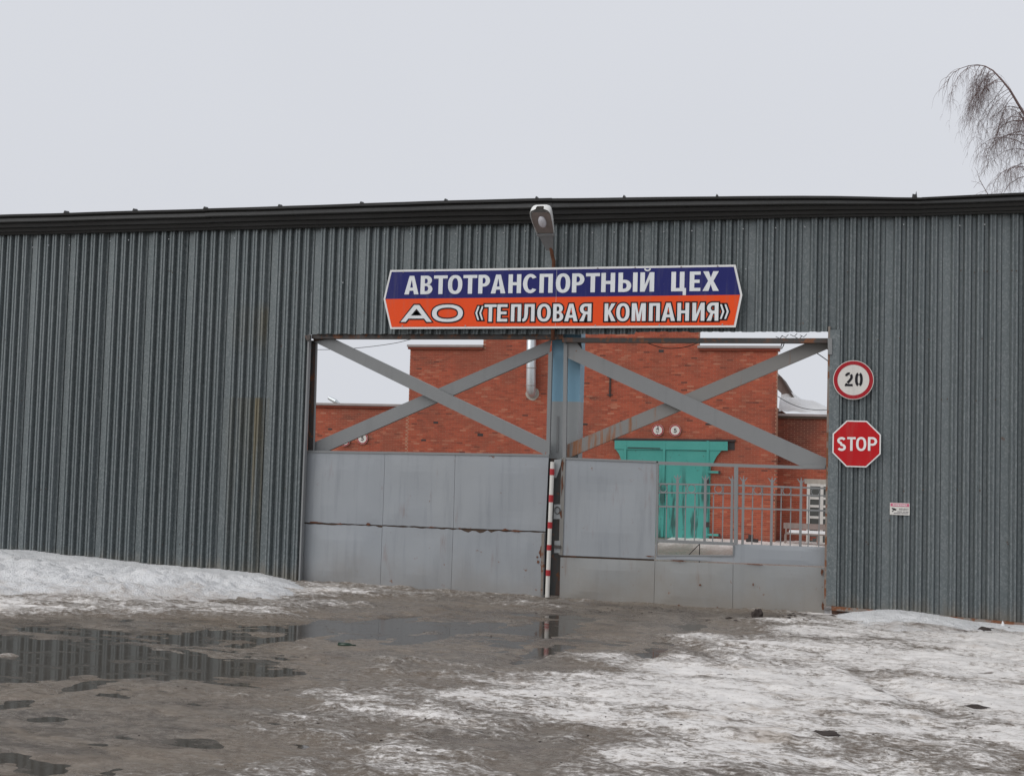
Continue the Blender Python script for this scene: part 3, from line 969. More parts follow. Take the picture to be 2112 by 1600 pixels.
cuts = [-19.5, at(447, 440).x, at(1145, 430).x, at(1903, 430).x, 6.5]
for i in range(4):
    eave_len(cuts[i] - 0.03, cuts[i + 1] + 0.03, 0.004 * (i % 2), -0.006 * (i % 2))
for px in (133, 275, 421, 575, 744, 918, 1106, 1287, 1479):
    q = at(px, np.interp(px, [a for a, b in EV_TOP], [b for a, b in EV_TOP]), -EV_OUT)
    MB().add([(q.x - .025, -EV_OUT, q.z - .01), (q.x + .022, -EV_OUT, q.z - .01), (q.x - .006, -EV_OUT, q.z + .038),
              (q.x - .025, -EV_OUT + .12, q.z + .005), (q.x + .022, -EV_OUT + .12, q.z + .005), (q.x - .006, -EV_OUT + .12, q.z + .05)],
             [(0, 1, 2), (3, 5, 4), (0, 3, 4, 1), (1, 4, 5, 2), (2, 5, 3, 0)]).build('roof_rib', M['eave'], wall)
pxprism([(1884, 408), (1892, 408), (1890, 394), (1888, 401), (1882, 400)], -EV_OUT, -EV_OUT + .25).build('torn_flashing', M['eave'], wall)

# pale dots painting daylight through holes near the eave, then rusty screws
sc = MB()


def dot_or_screw(px, py, r=0.009):
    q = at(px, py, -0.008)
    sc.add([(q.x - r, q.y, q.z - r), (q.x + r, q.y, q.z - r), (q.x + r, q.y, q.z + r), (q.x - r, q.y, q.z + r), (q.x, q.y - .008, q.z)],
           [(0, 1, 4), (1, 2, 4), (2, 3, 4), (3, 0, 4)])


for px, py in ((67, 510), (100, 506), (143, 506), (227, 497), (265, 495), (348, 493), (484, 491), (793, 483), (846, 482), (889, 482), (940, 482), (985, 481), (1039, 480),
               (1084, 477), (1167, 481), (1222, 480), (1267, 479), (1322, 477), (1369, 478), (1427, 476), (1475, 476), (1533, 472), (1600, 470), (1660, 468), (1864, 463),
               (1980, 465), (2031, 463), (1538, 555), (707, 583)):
    dot_or_screw(px, py)
o = sc.build('hole_light_dots', M['hole_light'], wall)
tag(o, kind='stuff')
sc = MB()
for i in range(60):
    px = random.choice([random.uniform(10, 620), random.uniform(1725, 2105)])
    dot_or_screw(px, random.choice([825, 1010, 700, 560, 1120]) + random.uniform(-3, 3), 0.008)
o = sc.build('rusty_screws', M['seam'], wall)
tag(o, kind='stuff')

# ------------------------------------------------------------------ gate leaves
YG = 0.15


def quad_lerp(c, u, v):
    tl, tr, br, bl = c
    a = (tl[0] + (tr[0] - tl[0]) * u, tl[1] + (tr[1] - tl[1]) * u)
    b = (bl[0] + (br[0] - bl[0]) * u, bl[1] + (br[1] - bl[1]) * u)
    return (a[0] + (b[0] - a[0]) * v, a[1] + (b[1] - a[1]) * v)


def steel_panel(corn, parent, m, Y=YG, gap=1.0, rag_top=0.0, rag_bot=0.0, name='steel_panel', n=12, bulge=0.013):
    """thin welded sheet with a slightly buckled face; corners in photograph order tl, tr, br, bl"""
    c = [xz(a, b, Y) for a, b in corn]
    g = gap * 0.004
    tl, tr, br, bl = c
    c = [(tl[0] + g, tl[1] - g), (tr[0] - g, tr[1] - g), (br[0] - g, br[1] + g), (bl[0] + g, bl[1] + g)]
    s = random.random() * 90
    vs, fs = [], []
    for j in range(n + 1):
        for i in range(n * 2 + 1):
            u, v = i / (2 * n), j / n
            x, z = quad_lerp(c, u, v)
            edge = min(u, 1 - u, v, 1 - v) * 4
            yy = Y - bulge * min(1, edge) * (1.6 * mn.noise(Vector((x * 1.6, z * 1.6, s))) + .5)
            if j == 0 and rag_top:
                z -= rag_top * abs(mn.noise(Vector((x * 5, s, 2)))) * (1 + 2.2 * (mn.noise(Vector((x * 1.3, s, 8))) > .12))
            if j == n and rag_bot:
                z += rag_bot * abs(mn.noise(Vector((x * 6, s, 5))))
            vs.append((x, yy, z))
    W_ = 2 * n + 1
    for j in range(n):
        for i in range(2 * n):
            fs.append((j * W_ + i, (j + 1) * W_ + i, (j + 1) * W_ + i + 1, j * W_ + i + 1))
    # returned edge
    rim = [i for i in range(W_)] + [j * W_ + W_ - 1 for j in range(1, n + 1)] + [n * W_ + i for i in range(W_ - 2, -1, -1)] + [j * W_ for j in range(n - 1, 0, -1)]
    k0_ = len(vs)
    for i in rim:
        x, y, z = vs[i]
        vs.append((x, Y + .012, z))
    L = len(rim)
    for i in range(L):
        j = (i + 1) % L
        fs.append((rim[i], rim[j], k0_ + j, k0_ + i))
    return obj(name, vs, fs, m, parent, smooth=False)


bl_ = at(620, 1210, YG)
leaf = thing('gate_leaf', (at(875, 1220, YG).x, YG, 0.0), 'left grey steel gate leaf, solid sheet below and open cross braces above', 'gate', 'pair of swing gate leaves')
for o_c in ([(631, 930), (794, 933), (789, 1083), (622, 1077)], [(794, 933), (939, 935.5), (935, 1089), (789, 1083)], [(939, 935.5), (1132, 939), (1125, 1096), (935, 1089)]):
    steel_panel(o_c, leaf, M['gate'], gap=.6, rag_bot=.012)
for o_c in ([(622, 1078.5), (788.5, 1084), (784, 1214), (620, 1207)], [(788.5, 1084), (934.5, 1090), (930, 1222), (784, 1214)], [(934.5, 1090), (1125, 1097.5), (1121, 1232), (930, 1222)]):
    steel_panel(o_c, leaf, M['gate'], gap=.6, rag_top=.030)
pxprism([(626, 934), (1130, 942), (1119, 1229), (621, 1204)], YG + .018, YG + .03, YG).build('backing_frame', M['seam'], leaf)
pxprism([(630, 928.5), (1132, 936.5), (1132, 941), (630, 933)], YG - .012, YG + .06).build('rail', M['bar'], leaf)
pxprism([(620, 1206), (1121, 1231), (1121, 1236), (620, 1211)], YG - .004, YG + .05).build('rail', M['dark_steel'], leaf)
pxprism([(641.5, 702), (651, 702), (645, 931), (634, 931)], YG + .05, YG + .13, YG + .05).build('stile', M['dark_steel'], leaf)
pxprism([(651, 704), (653.5, 704), (648, 930), (645.5, 930)], YG + .03, YG + .05, YG + .03).build('stile_edge', M['bar'], leaf)
pxprism([(1131, 728), (1138.5, 724), (1133, 938), (1126, 938)], YG - .002, YG + .07).build('stile', M['brace'], leaf)
pxprism([(1117, 1100), (1123, 1098), (1119, 1228), (1115, 1228)], YG - .016, YG - .009).build('corroded_edge', M['rail_rust'], leaf)


def rust_patch(px, py, rx, ry, parent, seed, Y=YG - .012):
    c = at(px, py, Y)
    k = FPX / 17.6
    pts = []
    for i in range(14):
        a = i * 2 * math.pi / 14
        f = .45 + 1.1 * abs(mn.noise(Vector((math.cos(a) * 1.4, math.sin(a) * 1.4, seed))))
        pts.append((c.x + rx / k * f * math.cos(a), c.z + ry / k * f * math.sin(a)))
    return MB().prism(pts, Y, Y + .002).build('rust_patch', M['rust'], parent)


for i, a in enumerate(((1116, 1140, 7, 16), (1119, 1165, 6, 12), (1110, 1158, 4, 4), (1108, 1148, 3, 3), (1064, 1094.5, 14, 3.5), (1042, 1092, 9, 3), (650, 1077, 26, 2.2), (700, 1080, 14, 2), (890, 1087, 12, 2), (760, 1081, 9, 3))):
    rust_patch(*a, leaf, i * 3.3)


def channel(top, bot, parent, m, Y, lip=0.03, name='cross_brace'):
    """U-channel brace: web towards the viewer, flanges turned back; edges given left to right"""
    (a, b), (c, d) = top, bot
    q = [xz(*a, Y), xz(*b, Y), xz(*d, Y), xz(*c, Y)]
    mb = MB().prism(q, Y, Y + .008)

    def flange(p0, p1, s):
        dx, dz = p1[0] - p0[0], p1[1] - p0[1]
        L = math.hypot(dx, dz)
        nx_, nz_ = -dz / L * .008 * s, dx / L * .008 * s
        mb.prism([p0, p1, (p1[0] + nx_, p1[1] + nz_), (p0[0] + nx_, p0[1] + nz_)], Y + .0082, Y + .075)
    flange(q[0], q[1], -1)
    flange(q[3], q[2], 1)
    return mb.build(name, m, parent)


channel(((634, 918), (1137, 700)), ((677, 929), (1133, 727)), leaf, M['brace'], YG + .095)
channel(((686, 698), (1131, 911)), ((648, 705), (1124, 938)), leaf, M['brace'], YG - .0)
MB().prism([xz(645, 699, YG), xz(690, 699, YG), xz(712, 711, YG), xz(700, 726, YG), xz(648, 706, YG)], YG + .012, YG + .02).build('gusset', M['dark_steel'], leaf)

MB().prism([xz(632, 917, YG), xz(680, 930, YG), xz(632, 932, YG)], YG + .0965, YG + .102).build('gusset', M['brace'], leaf)

leaf2 = thing('gate_leaf', (at(1430, 1255, YG).x, YG, 0.0), 'right grey steel gate leaf with barred wicket grille beside solid sheet', 'gate', 'pair of swing gate leaves')
steel_panel([(1165, 946), (1355, 952), (1351, 1153), (1157, 1145)], leaf2, M['gate'], gap=.5, bulge=.012)
steel_panel([(1155.5, 1148.5), (1351, 1156), (1348.5, 1250.5), (1153.5, 1239)], leaf2, M['gate_dirty'], gap=.6, bulge=.012)
steel_panel([(1351, 1156), (1512, 1162), (1511, 1260), (1348.5, 1250.5)], leaf2, M['gate_dirty'], gap=.6, bulge=.009)
steel_panel([(1512, 1162), (1701, 1169.5), (1701, 1270), (1511, 1260)], leaf2, M['gate_dirty'], gap=.6, bulge=.009)
steel_panel([(1514, 1121), (1702, 1127.5), (1701, 1167.5), (1512, 1160)], leaf2, M['gate'], gap=.5, n=8)
steel_panel([(1353, 1147), (1513, 1146.5), (1512, 1159.5), (1352, 1153.5)], leaf2, M['gate'], gap=.3, n=4)
pxprism([(1159, 950), (1352, 956), (1347, 1247), (1157, 1236)], YG + .02, YG + .03, YG).build('backing_frame', M['seam'], leaf2)
pxprism([(1347, 1156), (1698, 1170), (1698, 1266), (1345, 1246)], YG + .021, YG + .031, YG).build('backing_frame', M['seam'], leaf2)
for pts, m in (([(1164, 943), (1357, 950.5), (1357, 954.5), (1164, 947)], 'bar'), ([(1354, 951), (1702, 962), (1702, 968.5), (1354, 958)], 'bar'),
               ([(1354, 1112), (1513, 1118.5), (1513, 1124.5), (1354, 1118)], 'bar'), ([(1354, 1144), (1512, 1144.6), (1512, 1147), (1354, 1147)], 'bar'),
               ([(1153, 1239), (1701, 1270), (1701, 1274), (1153, 1243)], 'dark_steel')):
    pxprism(pts, YG - .012, YG + .04).build('rail', M[m], leaf2)
for pts, m in (([(1353.5, 955), (1358, 955), (1356, 1118), (1353, 1118)], 'bar'), ([(1352.5, 1118), (1355, 1118), (1354.5, 1145), (1352, 1145)], 'bar'),
               ([(1514, 963), (1522, 963), (1521, 1121), (1513.5, 1121)], 'bar'), ([(1511, 1124), (1514, 1124), (1513, 1146), (1511, 1146)], 'bar'),
               ([(1162.5, 700), (1170, 712), (1167, 944), (1160, 944)], 'brace')):
    pxprism(pts, YG - .016, YG + .045).build('stile', M[m], leaf2)
pxprism([(1158, 944), (1166, 946), (1160, 1145), (1152, 1143)], YG - .018, YG + .02).build('stile', M['brace_rusty'], leaf2)
channel(((1168, 917), (1680, 700)), ((1168, 946), (1706, 719)), leaf2, M['foot_rust'], YG + .095)
channel(((1197, 718), (1704, 945)), ((1170, 738), (1658, 964)), leaf2, M['brace'], YG)
MB().prism([xz(1163, 702, YG), xz(1186, 702, YG), xz(1200, 720, YG), xz(1171, 738, YG), xz(1165, 728, YG)], YG + .009, YG + .018).build('gusset', M['brace'], leaf2)
MB().prism([xz(1187, 703, YG), xz(1198, 706, YG), xz(1200, 722, YG), xz(1190, 712, YG)], YG + .02, YG + .03).build('gusset', M['iron'], leaf2)
MB().prism([xz(1652, 958, YG), xz(1702, 958, YG), xz(1702, 966, YG), xz(1658, 966, YG)], YG - .02, YG - .0125).build('gusset', M['brace'], leaf2)
MB().prism([xz(1650, 960, YG), xz(1704, 944, YG), xz(1704, 967, YG), xz(1657, 967, YG)], YG + .001, YG + .0075).build('gusset', M['brace'], leaf2)
MB().prism([xz(1672, 702, YG), xz(1707, 699, YG), xz(1707, 720, YG)], YG + .0965, YG + .102).build('gusset', M['brace_rusty'], leaf2)
for i, a in enumerate(((1553, 1205, 2, 5), (1400, 1252, 3, 9), (1480, 1257, 2, 7), (1600, 1262, 2.5, 10), (1640, 1264, 2, 7), (1444, 1206, 3, 3.5), (1160, 960, 3, 16), (1159, 1000, 2.5, 22), (1157, 1060, 2.5, 14), (1695, 1180, 3, 9),
                       (1697, 1250, 3, 14), (1560, 1164, 26, 1.6), (1400, 1156, 22, 1.5), (1340, 1147, 12, 1.6), (1182, 1147, 10, 1.5))):
    rust_patch(*a, leaf2, 40 + i * 2.7, YG - .0265)
# grille: three cross rails, picket bars with forked tips, rings
YB = YG + .01


def hbar(p0, p1, w, Y=YB):
    a, b = xz(*p0, Y), xz(*p1, Y)
    MB().prism([(a[0], a[1] - w), (b[0], b[1] - w), (b[0], b[1] + w), (a[0], a[1] + w)], Y - .009, Y + .009).build('grille_rail', M['bar'], leaf2)


for p0, p1, w in (((1357, 997.5), (1514, 1000), .011), ((1357, 1015.5), (1514, 1017.5), .009), ((1357, 1044), (1514, 1047), .011),
                  ((1521, 1000.5), (1703, 1007), .012), ((1521, 1018), (1703, 1022), .010), ((1521, 1047.5), (1703, 1053), .012)):
    hbar(p0, p1, w)


def picket(px, y0, y1, w, fork, slant=-4.0):
    t0, b0 = xz(px + .5, y0, YB), xz(px - 1.5, y1, YB)
    mb = MB().prism([(b0[0] - w, b0[1]), (b0[0] + w, b0[1]), (t0[0] + w, t0[1]), (t0[0] - w, t0[1])], YB - .012 if fork else YB + .0095, YB + .0085 if fork else YB + .022)
    if fork:
        x, z = t0
        for s in (-1, 1):
            mb.prism([(x + s * .004, z - .02), (x + s * .004, z - .045), (x + s * .055, z + .03), (x + s * .045, z + .038)], YB - .008, YB + .004)
        mb.prism([(x - .014, z), (x + .014, z), (x, z + .06)], YB - .01, YB + .006)
    return mb.build('picket', M['bar'], leaf2)


bot = lambda px: np.interp(px, [1356, 1514, 1521, 1703], [1113, 1119, 1122, 1128])
for px in (1397, 1454.5, 1510, 1533, 1592, 1652):
    picket(px, 986 + (px - 1397) * .025, bot(px), .0175, True)
for px in (1375, 1414, 1433, 1471, 1491, 1552, 1572, 1611, 1631, 1668, 1690):
    picket(px, 999 + (px - 1375) * .02 + random.choice([0, 0, 16]), bot(px), .0075, False)
for px in (1368, 1426, 1482, 1563, 1623, 1682):
    y = np.interp(px, [1357, 1514, 1521, 1703], [1006.5, 1008.5, 1009.2, 1014.5])
    q = at(px, y, YB)
    ring = [(q.x + .056 * math.cos(t), YB + .001, q.z + .056 * math.sin(t)) for t in np.linspace(0, 2 * math.pi, 21)]
    MB().tube(ring, .007, 5, False).build('grille_ring', M['bar'], leaf2)

# ------------------------------------------------------------------ centre post, latch and barrier pole
YP = 0.34
post = thing('gate_post', (at(1160, 1240, YP).x, YP, 0.0), 'square steel post between the gate leaves, blue above and grey below', 'post')
pl, pr_ = at(1137, 760, YP).x, at(1197, 760, YP).x
zs = at(1165, 828, YP).z
zb_ = at(1165, 946, YP).z
MB().box((pl, YP, zs), (pr_, YP + .28, 4.6)).build('upper_section', M['post_blue'], post)
MB().box((pl, YP, zb_), (pr_, YP + .28, zs)).build('middle_section', M['post_grey'], post)
MB().box((pl - .03, YP, -.1), (pr_ - .14, YP + .28, zb_)).build('lower_section', M['post_dark'], post)  # the post continues down in a darker grey
pxprism([(1149, 858), (1153, 858), (1151.5, 932), (1147.5, 932)], YP - .012, YP, YP).build('slot_bar', M['brace'], post)
YL = 0.11
MB().prism([xz(1143, 948, YL), xz(1158, 946, YL), xz(1156, 960, YL), xz(1147, 985, YL), xz(1142, 985, YL)], YL, YL + .02).build('latch_plate', M['post_grey'], post)
MB().prism([xz(1142, 1040, YL), xz(1156, 1040, YL), xz(1155, 1070, YL), xz(1141, 1070, YL)], YL + .02, YL + .05).build('latch_plate', M['post_grey'], post)
MB().prism([xz(1143, 1115, YL), xz(1155, 1115, YL), xz(1154, 1140, YL), xz(1142, 1140, YL)], YL + .02, YL + .05).build('latch_plate', M['post_grey'], post)
tq = at(1149, 1052, YL)
MB().tube([(tq.x + .04 * math.cos(t), YL + .01, tq.z + .05 * math.sin(t)) for t in np.linspace(0, 2 * math.pi, 13)], .008, 5, False).build('latch_ring', M['post_dark'], post)
tq = at(1149, 1127, YL)
MB().box((tq.x - .05, YL - .005, tq.z - .02), (tq.x + .05, YL + .02, tq.z + .02)).build('bolt', M['dark_steel'], post)

YS = 0.06
pole = thing('barrier_pole', (at(1129, 1231, YS).x, YS, at(1129, 1231, YS).z), 'thin white pole with red bands standing upright between the gate leaves', 'pole')
p0, p1 = at(1139.5, 952, YS), at(1128.5, 1231, YS)
MB().tube([p0, p1], .031, 10).build('shaft', M['offwhite'], pole, smooth=False)
for y, hh in ((973, 6.5), (1028, 7.5), (1083, 6.5), (1129, 5.5), (1181, 6)):
    f = lambda yy: p0 + (p1 - p0) * ((yy - 952) / (1231 - 952))
    MB().tube([f(y - hh), f(y + hh)], .0345, 10).build('red_band', M['band_red'], pole)


# ------------------------------------------------------------------ lettering
def arc(cx, cy, rx, ry, a0, a1, n=14):
    return [(cx + rx * math.cos(math.radians(a0 + (a1 - a0) * i / n)), cy + ry * math.sin(math.radians(a0 + (a1 - a0) * i / n))) for i in range(n + 1)]


def sq_arc(cx, cy, rx, ry, a0, a1, n=24, e=0.86):
    out = []
    for i in range(n + 1):
        t = math.radians(a0 + (a1 - a0) * i / n)
        c, s = math.cos(t), math.sin(t)
        out.append((cx + rx * math.copysign(abs(c) ** e, c), cy + ry * math.copysign(abs(s) ** e, s)))
    return out


def stroke(path, th):
    L, R = [], []
    for i, q in enumerate(path):
        a, b = path[max(i - 1, 0)], path[min(i + 1, len(path) - 1)]
        dx, dy = b[0] - a[0], b[1] - a[1]
        l = math.hypot(dx, dy) or 1
        nx_, ny_ = -dy / l * th / 2, dx / l * th / 2
        L.append((q[0] + nx_, q[1] + ny_))
        R.append((q[0] - nx_, q[1] - ny_))
    return L + R[::-1]


def glyph(ch, w, s, t):
    """outlines of a capital one unit high and w wide, stems s, bars t: [(outer, [holes])]"""
    if ch == 'О':
        return [(sq_arc(w / 2, .5, w / 2, .51, 0, 345, 23), [sq_arc(w / 2, .5, w / 2 - s, .51 - t, 0, 345, 23)])]
    if ch == 'Т':
        return [([(0, 1), (0, 1 - t), (w / 2 - s / 2, 1 - t), (w / 2 - s / 2, 0), (w / 2 + s / 2, 0), (w / 2 + s / 2, 1 - t), (w, 1 - t), (w, 1)], [])]
    if ch == 'Н':
        a, b = .5 - t / 2, .5 + t / 2
        return [([(0, 0), (0, 1), (s, 1), (s, b), (w - s, b), (w - s, 1), (w, 1), (w, 0), (w - s, 0), (w - s, a), (s, a), (s, 0)], [])]
    if ch == 'П':
        return [([(0, 0), (0, 1), (w, 1), (w, 0), (w - s, 0), (w - s, 1 - t), (s, 1 - t), (s, 0)], [])]
    if ch == 'Е':
        return [([(0, 0), (0, 1), (w, 1), (w, 1 - t), (s, 1 - t), (s, .5 + t / 2), (w * .92, .5 + t / 2), (w * .92, .5 - t / 2), (s, .5 - t / 2), (s, t), (w, t), (w, 0)], [])]
    if ch == 'А':
        s1, ya = s * 1.1, .80
        xr = lambda y: (w - s1) + (w / 2 - (w - s1)) * y / ya
        xl = lambda y: w - xr(y)
        c0, c1 = .2, .2 + t
        return [([(0, 0), (w / 2 - .56 * s, 1), (w / 2 + .56 * s, 1), (w, 0), (w - s1, 0), (xr(c0), c0), (xl(c0), c0), (s1, 0)],
                 [[(xl(c1), c1), (xr(c1), c1), (w / 2 + .01, ya - .03), (w / 2 - .01, ya - .03)]])]
    if ch == 'Л':
        a = .16 * w
        return [([(w, 0), (w, 1), (a, 1), (a, .45), (a * .8, .22), (a * .4, .165), (0, .16), (0, 0), (a * .6, -.01), (a + .35 * s, .05), (a + .8 * s, .2), (a + s, .45), (a + s, 1 - t), (w - s, 1 - t), (w - s, 0)], [])]
    if ch == 'В':
        o_ = [(0, 0), (0, 1)] + arc(.5 * w, .745, .44 * w, .255, 90, -78, 10) + arc(.52 * w, .27, .48 * w, .27, 76, -90, 10)
        h1 = [(s, .585), (s, 1 - t)] + arc(.48 * w, (1.585 - t) / 2, max(.46 * w - s, .03), (1 - t - .585) / 2, 90, -90, 8)
        h2 = [(s, t), (s, .44)] + arc(.48 * w, (t + .44) / 2, max(.52 * w - s, .03), (.44 - t) / 2, 90, -90, 8)
        return [(o_, [h1, h2])]
    if ch == 'Р':
        o_ = [(0, 0), (0, 1)] + arc(.5 * w, .685, .5 * w, .315, 90, -90, 14) + [(s, .37), (s, 0)]
        return [(o_, [[(s, .37 + t), (s, 1 - t)] + arc(.47 * w, .685, .53 * w - s, .315 - t, 90, -90, 10)])]
    if ch == 'Я':
        o_ = [(0, 0), (0, 1)] + arc(.52 * w, .7, .46 * w, .3, 90, -70, 12) + [(w, 0), (w - 1.2 * s, 0), (.46 * w, .39), (s, .39), (s, 0)]
        h = [(s, .4 + t), (s, 1 - t)] + arc(.48 * w, .7, max(.5 * w - s, .03), .3 - t, 90, -90, 10)
        mir = lambda l: [(w - x, y) for x, y in l][::-1]
        return [(mir(o_), [mir(h)])]
    if ch == 'К':
        return [([(0, 0), (0, 1), (s, 1), (s, .60), (w - 1.25 * s, 1), (w - .03, 1), (.53 * w, .55), (w, 0), (w - 1.25 * s, 0), (.37 * w, .40), (s, .27), (s, 0)], [])]
    if ch == 'М':
        return [([(0, 0), (0, 1), (1.25 * s, 1), (w / 2, .36), (w - 1.25 * s, 1), (w, 1), (w, 0), (w - s, 0), (w - s, .7), (w / 2 + .42 * s, 0), (w / 2 - .42 * s, 0), (s, .7), (s, 0)], [])]
    if ch in 'ИЙ':
        r = [([(0, 0), (0, 1), (s, 1), (s, .36), (w - s, 1), (w, 1), (w, 0), (w - s, 0), (w - s, .64), (s, 0)], [])]
        if ch == 'Й':
            r.append((stroke(arc(w / 2, 1.21, .20 * w, .12, 190, 350, 10), .075), []))
        return r
    if ch in 'ЬЫЪ':
        w1 = w * .68 if ch == 'Ы' else w
        x0 = .18 * w if ch == 'Ъ' else 0
        o_ = [(x0, 0), (x0, 1 - t if ch == 'Ъ' else 1)] + ([(0, 1 - t), (0, 1)] if ch == 'Ъ' else []) + [(x0 + s, 1), (x0 + s, .63)] + arc(x0 + (w1 - x0) * .5, .315, (w1 - x0) * .5, .315, 90, -90, 12)
        h = [(x0 + s, t), (x0 + s, .63 - t)] + arc(x0 + (w1 - x0) * .48, .315, max((w1 - x0) * .52 - s, .03), .315 - t, 90, -90, 8)
        r = [(o_, [h])]
        if ch == 'Ы':
            r.append(([(w - s, 0), (w - s, 1), (w, 1), (w, 0)], []))
        return r
    if ch == 'Б':
        o_ = [(0, 0), (0, 1), (.9 * w, 1), (.9 * w, 1 - t), (s, 1 - t), (s, .63)] + arc(w * .5, .315, w * .5, .315, 90, -90, 12)
        return [(o_, [[(s, t), (s, .63 - t)] + arc(.48 * w, .315, max(.52 * w - s, .03), .315 - t, 90, -90, 8)])]
    if ch == 'Ц':
        b = w * .88
        return [([(0, 0), (0, 1), (s, 1), (s, t), (b - s, t), (b - s, 1), (b, 1), (b, t), (w, t), (w, -.2), (w - .7 * s, -.2), (w - .7 * s, 0)], [])]
    if ch == 'Х':
        return [([(0, 0), (.34 * w, .51), (.02, 1), (1.3 * s, 1), (w / 2, .68), (w - 1.3 * s, 1), (w - .02, 1), (.66 * w, .51), (w, 0), (w - 1.3 * s, 0), (w / 2, .34), (1.3 * s, 0)], [])]
    if ch == 'С':
        w *= 1.1
        return [(arc(w / 2, .5, w / 2, .51, 38, 322, 22) + arc(w / 2, .5, w / 2 - s, .51 - t, 312, 48, 22), [])]
    if ch in '«»':
        r = []
        for k in (0, 1):
            x = k * w * .5
            pts = [(x, .5), (x + w * .30, .9), (x + w * .5, .9), (x + w * .22, .5), (x + w * .5, .1), (x + w * .30, .1)]
            r.append(([(w - a, b) for a, b in pts] if ch == '»' else pts, []))
        return r
    if ch == '!':
        return [([(0, .28), (0, 1), (w, 1), (w, .28)], []), ([(0, 0), (0, .16), (w, .16), (w, 0)], [])]
    if ch == 'S':
        pth = arc(w / 2, .745, w / 2 - s / 2, .255 - t / 2, 25, 270, 16)[:-1] + arc(w / 2, .255, w / 2 - s / 2, .255 - t / 2, 90, -155, 16)
        return [(stroke(pth, s), [])]
    if ch == '5':
        pth = [(w * .92, 1 - t / 2), (w * .24, 1 - t / 2), (w * .16, .56)]
        r = [(stroke([(w * .95, 1 - t / 2), (w * .22, 1 - t / 2)], t), []), (stroke([(w * .27, 1 - t * .6), (w * .2, .5)], s), [])]
        r.append((stroke(arc(w * .48, .32, w * .44, .30 - t * .1, 140, -160, 16), s), []))
        return r
    if ch == '4':
        return [([(w * .82, 0), (w * .82, 1), (w * .55, 1), (0, .34), (0, .2), (w * .82 - s, .2), (w * .82 - s, 0)], [[(w * .82 - s, .36), (w * .82 - s, .72), (w * .24, .36)]]),
                ([(w * .83, .2), (w * .83, .34), (w, .34), (w, .2)], [])]
    if ch == '2':      # stencil cut
        r = [(stroke(arc(w / 2, .70, w / 2 - s / 2, .24, 165, 70, 8), s * 1.05), []), (stroke(arc(w / 2, .70, w / 2 - s / 2, .24, 45, -30, 8) + [(w * .62, .42), (w * .35, .25)], s * 1.1), [])]
        r.append(([(0, 0), (0, .1), (.16 * w, .24), (.42 * w, .17), (w, .17), (w, 0)], []))
        return r
    if ch == '0':
        return [(stroke(sq_arc(w / 2, .5, w / 2 - s / 2, .5 - t / 2, 102, 258, 20), s), []), (stroke(sq_arc(w / 2, .5, w / 2 - s / 2, .5 - t / 2, -78, 78, 20), s), [])]
    raise KeyError(ch)


def inflate(poly, d):
    """move a closed outline outwards (counter-clockwise: grows) with limited mitres"""
    A = sum(poly[i][0] * poly[(i + 1) % len(poly)][1] - poly[(i + 1) % len(poly)][0] * poly[i][1] for i in range(len(poly)))
    if A < 0:
        poly = poly[::-1]
    q = [p for i, p in enumerate(poly) if math.hypot(p[0] - poly[i - 1][0], p[1] - poly[i - 1][1]) > 1e-5]
    out, n = [], len(q)
    for i in range(n):
        a, b, c = q[i - 1], q[i], q[(i + 1) % n]
        d1 = (b[0] - a[0], b[1] - a[1])
        d2 = (c[0] - b[0], c[1] - b[1])
        l1, l2 = math.hypot(*d1), math.hypot(*d2)
        n1, n2 = (d1[1] / l1, -d1[0] / l1), (d2[1] / l2, -d2[0] / l2)
        m = (n1[0] + n2[0], n1[1] + n2[1])
        k = m[0] * n1[0] + m[1] * n1[1]
        k = max(k, .55)
        out.append((b[0] + m[0] / k * d, b[1] + m[1] / k * d))
    return out


def put_letter(ch, x0, x1, zb, zt, y0, y1, m, parent, stem=0.2, bar=0.17, outline=None, name='letter', tilt=0.0):
    hgt = zt - zb
    w = (x1 - x0) / hgt
    gl = glyph(ch, w, stem, bar)
    to = lambda l: [(x0 + x * hgt, zb + y * hgt + tilt * (x * hgt)) for x, y in l]
    mb = MB()
    for o_, hs in gl:
        mb.prism(to(o_), y0, y1, [to(h) for h in hs])
    ob = mb.build(name, m, parent)
    if outline:
        d, om = outline
        mb = MB()
        for o_, hs in gl:
            O = to(inflate(o_, d / hgt))
            H = []
            for h in hs:
                hh = inflate(h, -d / hgt)
                if min(max(q[0] for q in h) - min(q[0] for q in h), max(q[1] for q in h) - min(q[1] for q in h)) * hgt > 2.05 * d:
                    H.append(to(hh))
            mb.prism(O, y0 + .002, y1 + .0015, H)
        mb.build('letter_outline', om, ob)
    return ob


def ringpts_(cx, cz, r, n=8):
    return [(cx + r * math.cos(2 * math.pi * i / n), cz + r * math.sin(2 * math.pi * i / n)) for i in range(n)]


# ------------------------------------------------------------------ company sign
YSG = -0.11
sign = thing('company_sign', (at(1160, 678, YSG).x, -0.06, at(1160, 678, YSG).z),
             'long hexagonal blue and orange company sign with white letters above the gate', 'sign')
hexp = [(805, 557), (1517, 546), (1531, 608), (1517, 675), (805, 678.5), (791, 617)]
hx = [xz(a, b, YSG) for a, b in hexp]
mid_x = at(1147, 610, YSG).x
MB().prism(hx, YSG, YSG + .03).build('board', M['white'], sign)
ins = inflate(hx, -.03)
iz = {i: q for i, q in enumerate(ins)}
ins = sorted(ins, key=lambda q: q[0])
Lm, Rm = ins[0], ins[-1]
tops = [q for q in ins[1:-1] if q[1] > 4.5]
bots = [q for q in ins[1:-1] if q[1] <= 4.5]
tl_, tr2 = min(tops), max(tops)
bl2, br2 = min(bots), max(bots)
lerp = lambda a, b, x: a[1] + (b[1] - a[1]) * (x - a[0]) / (b[0] - a[0])
g_ = .003
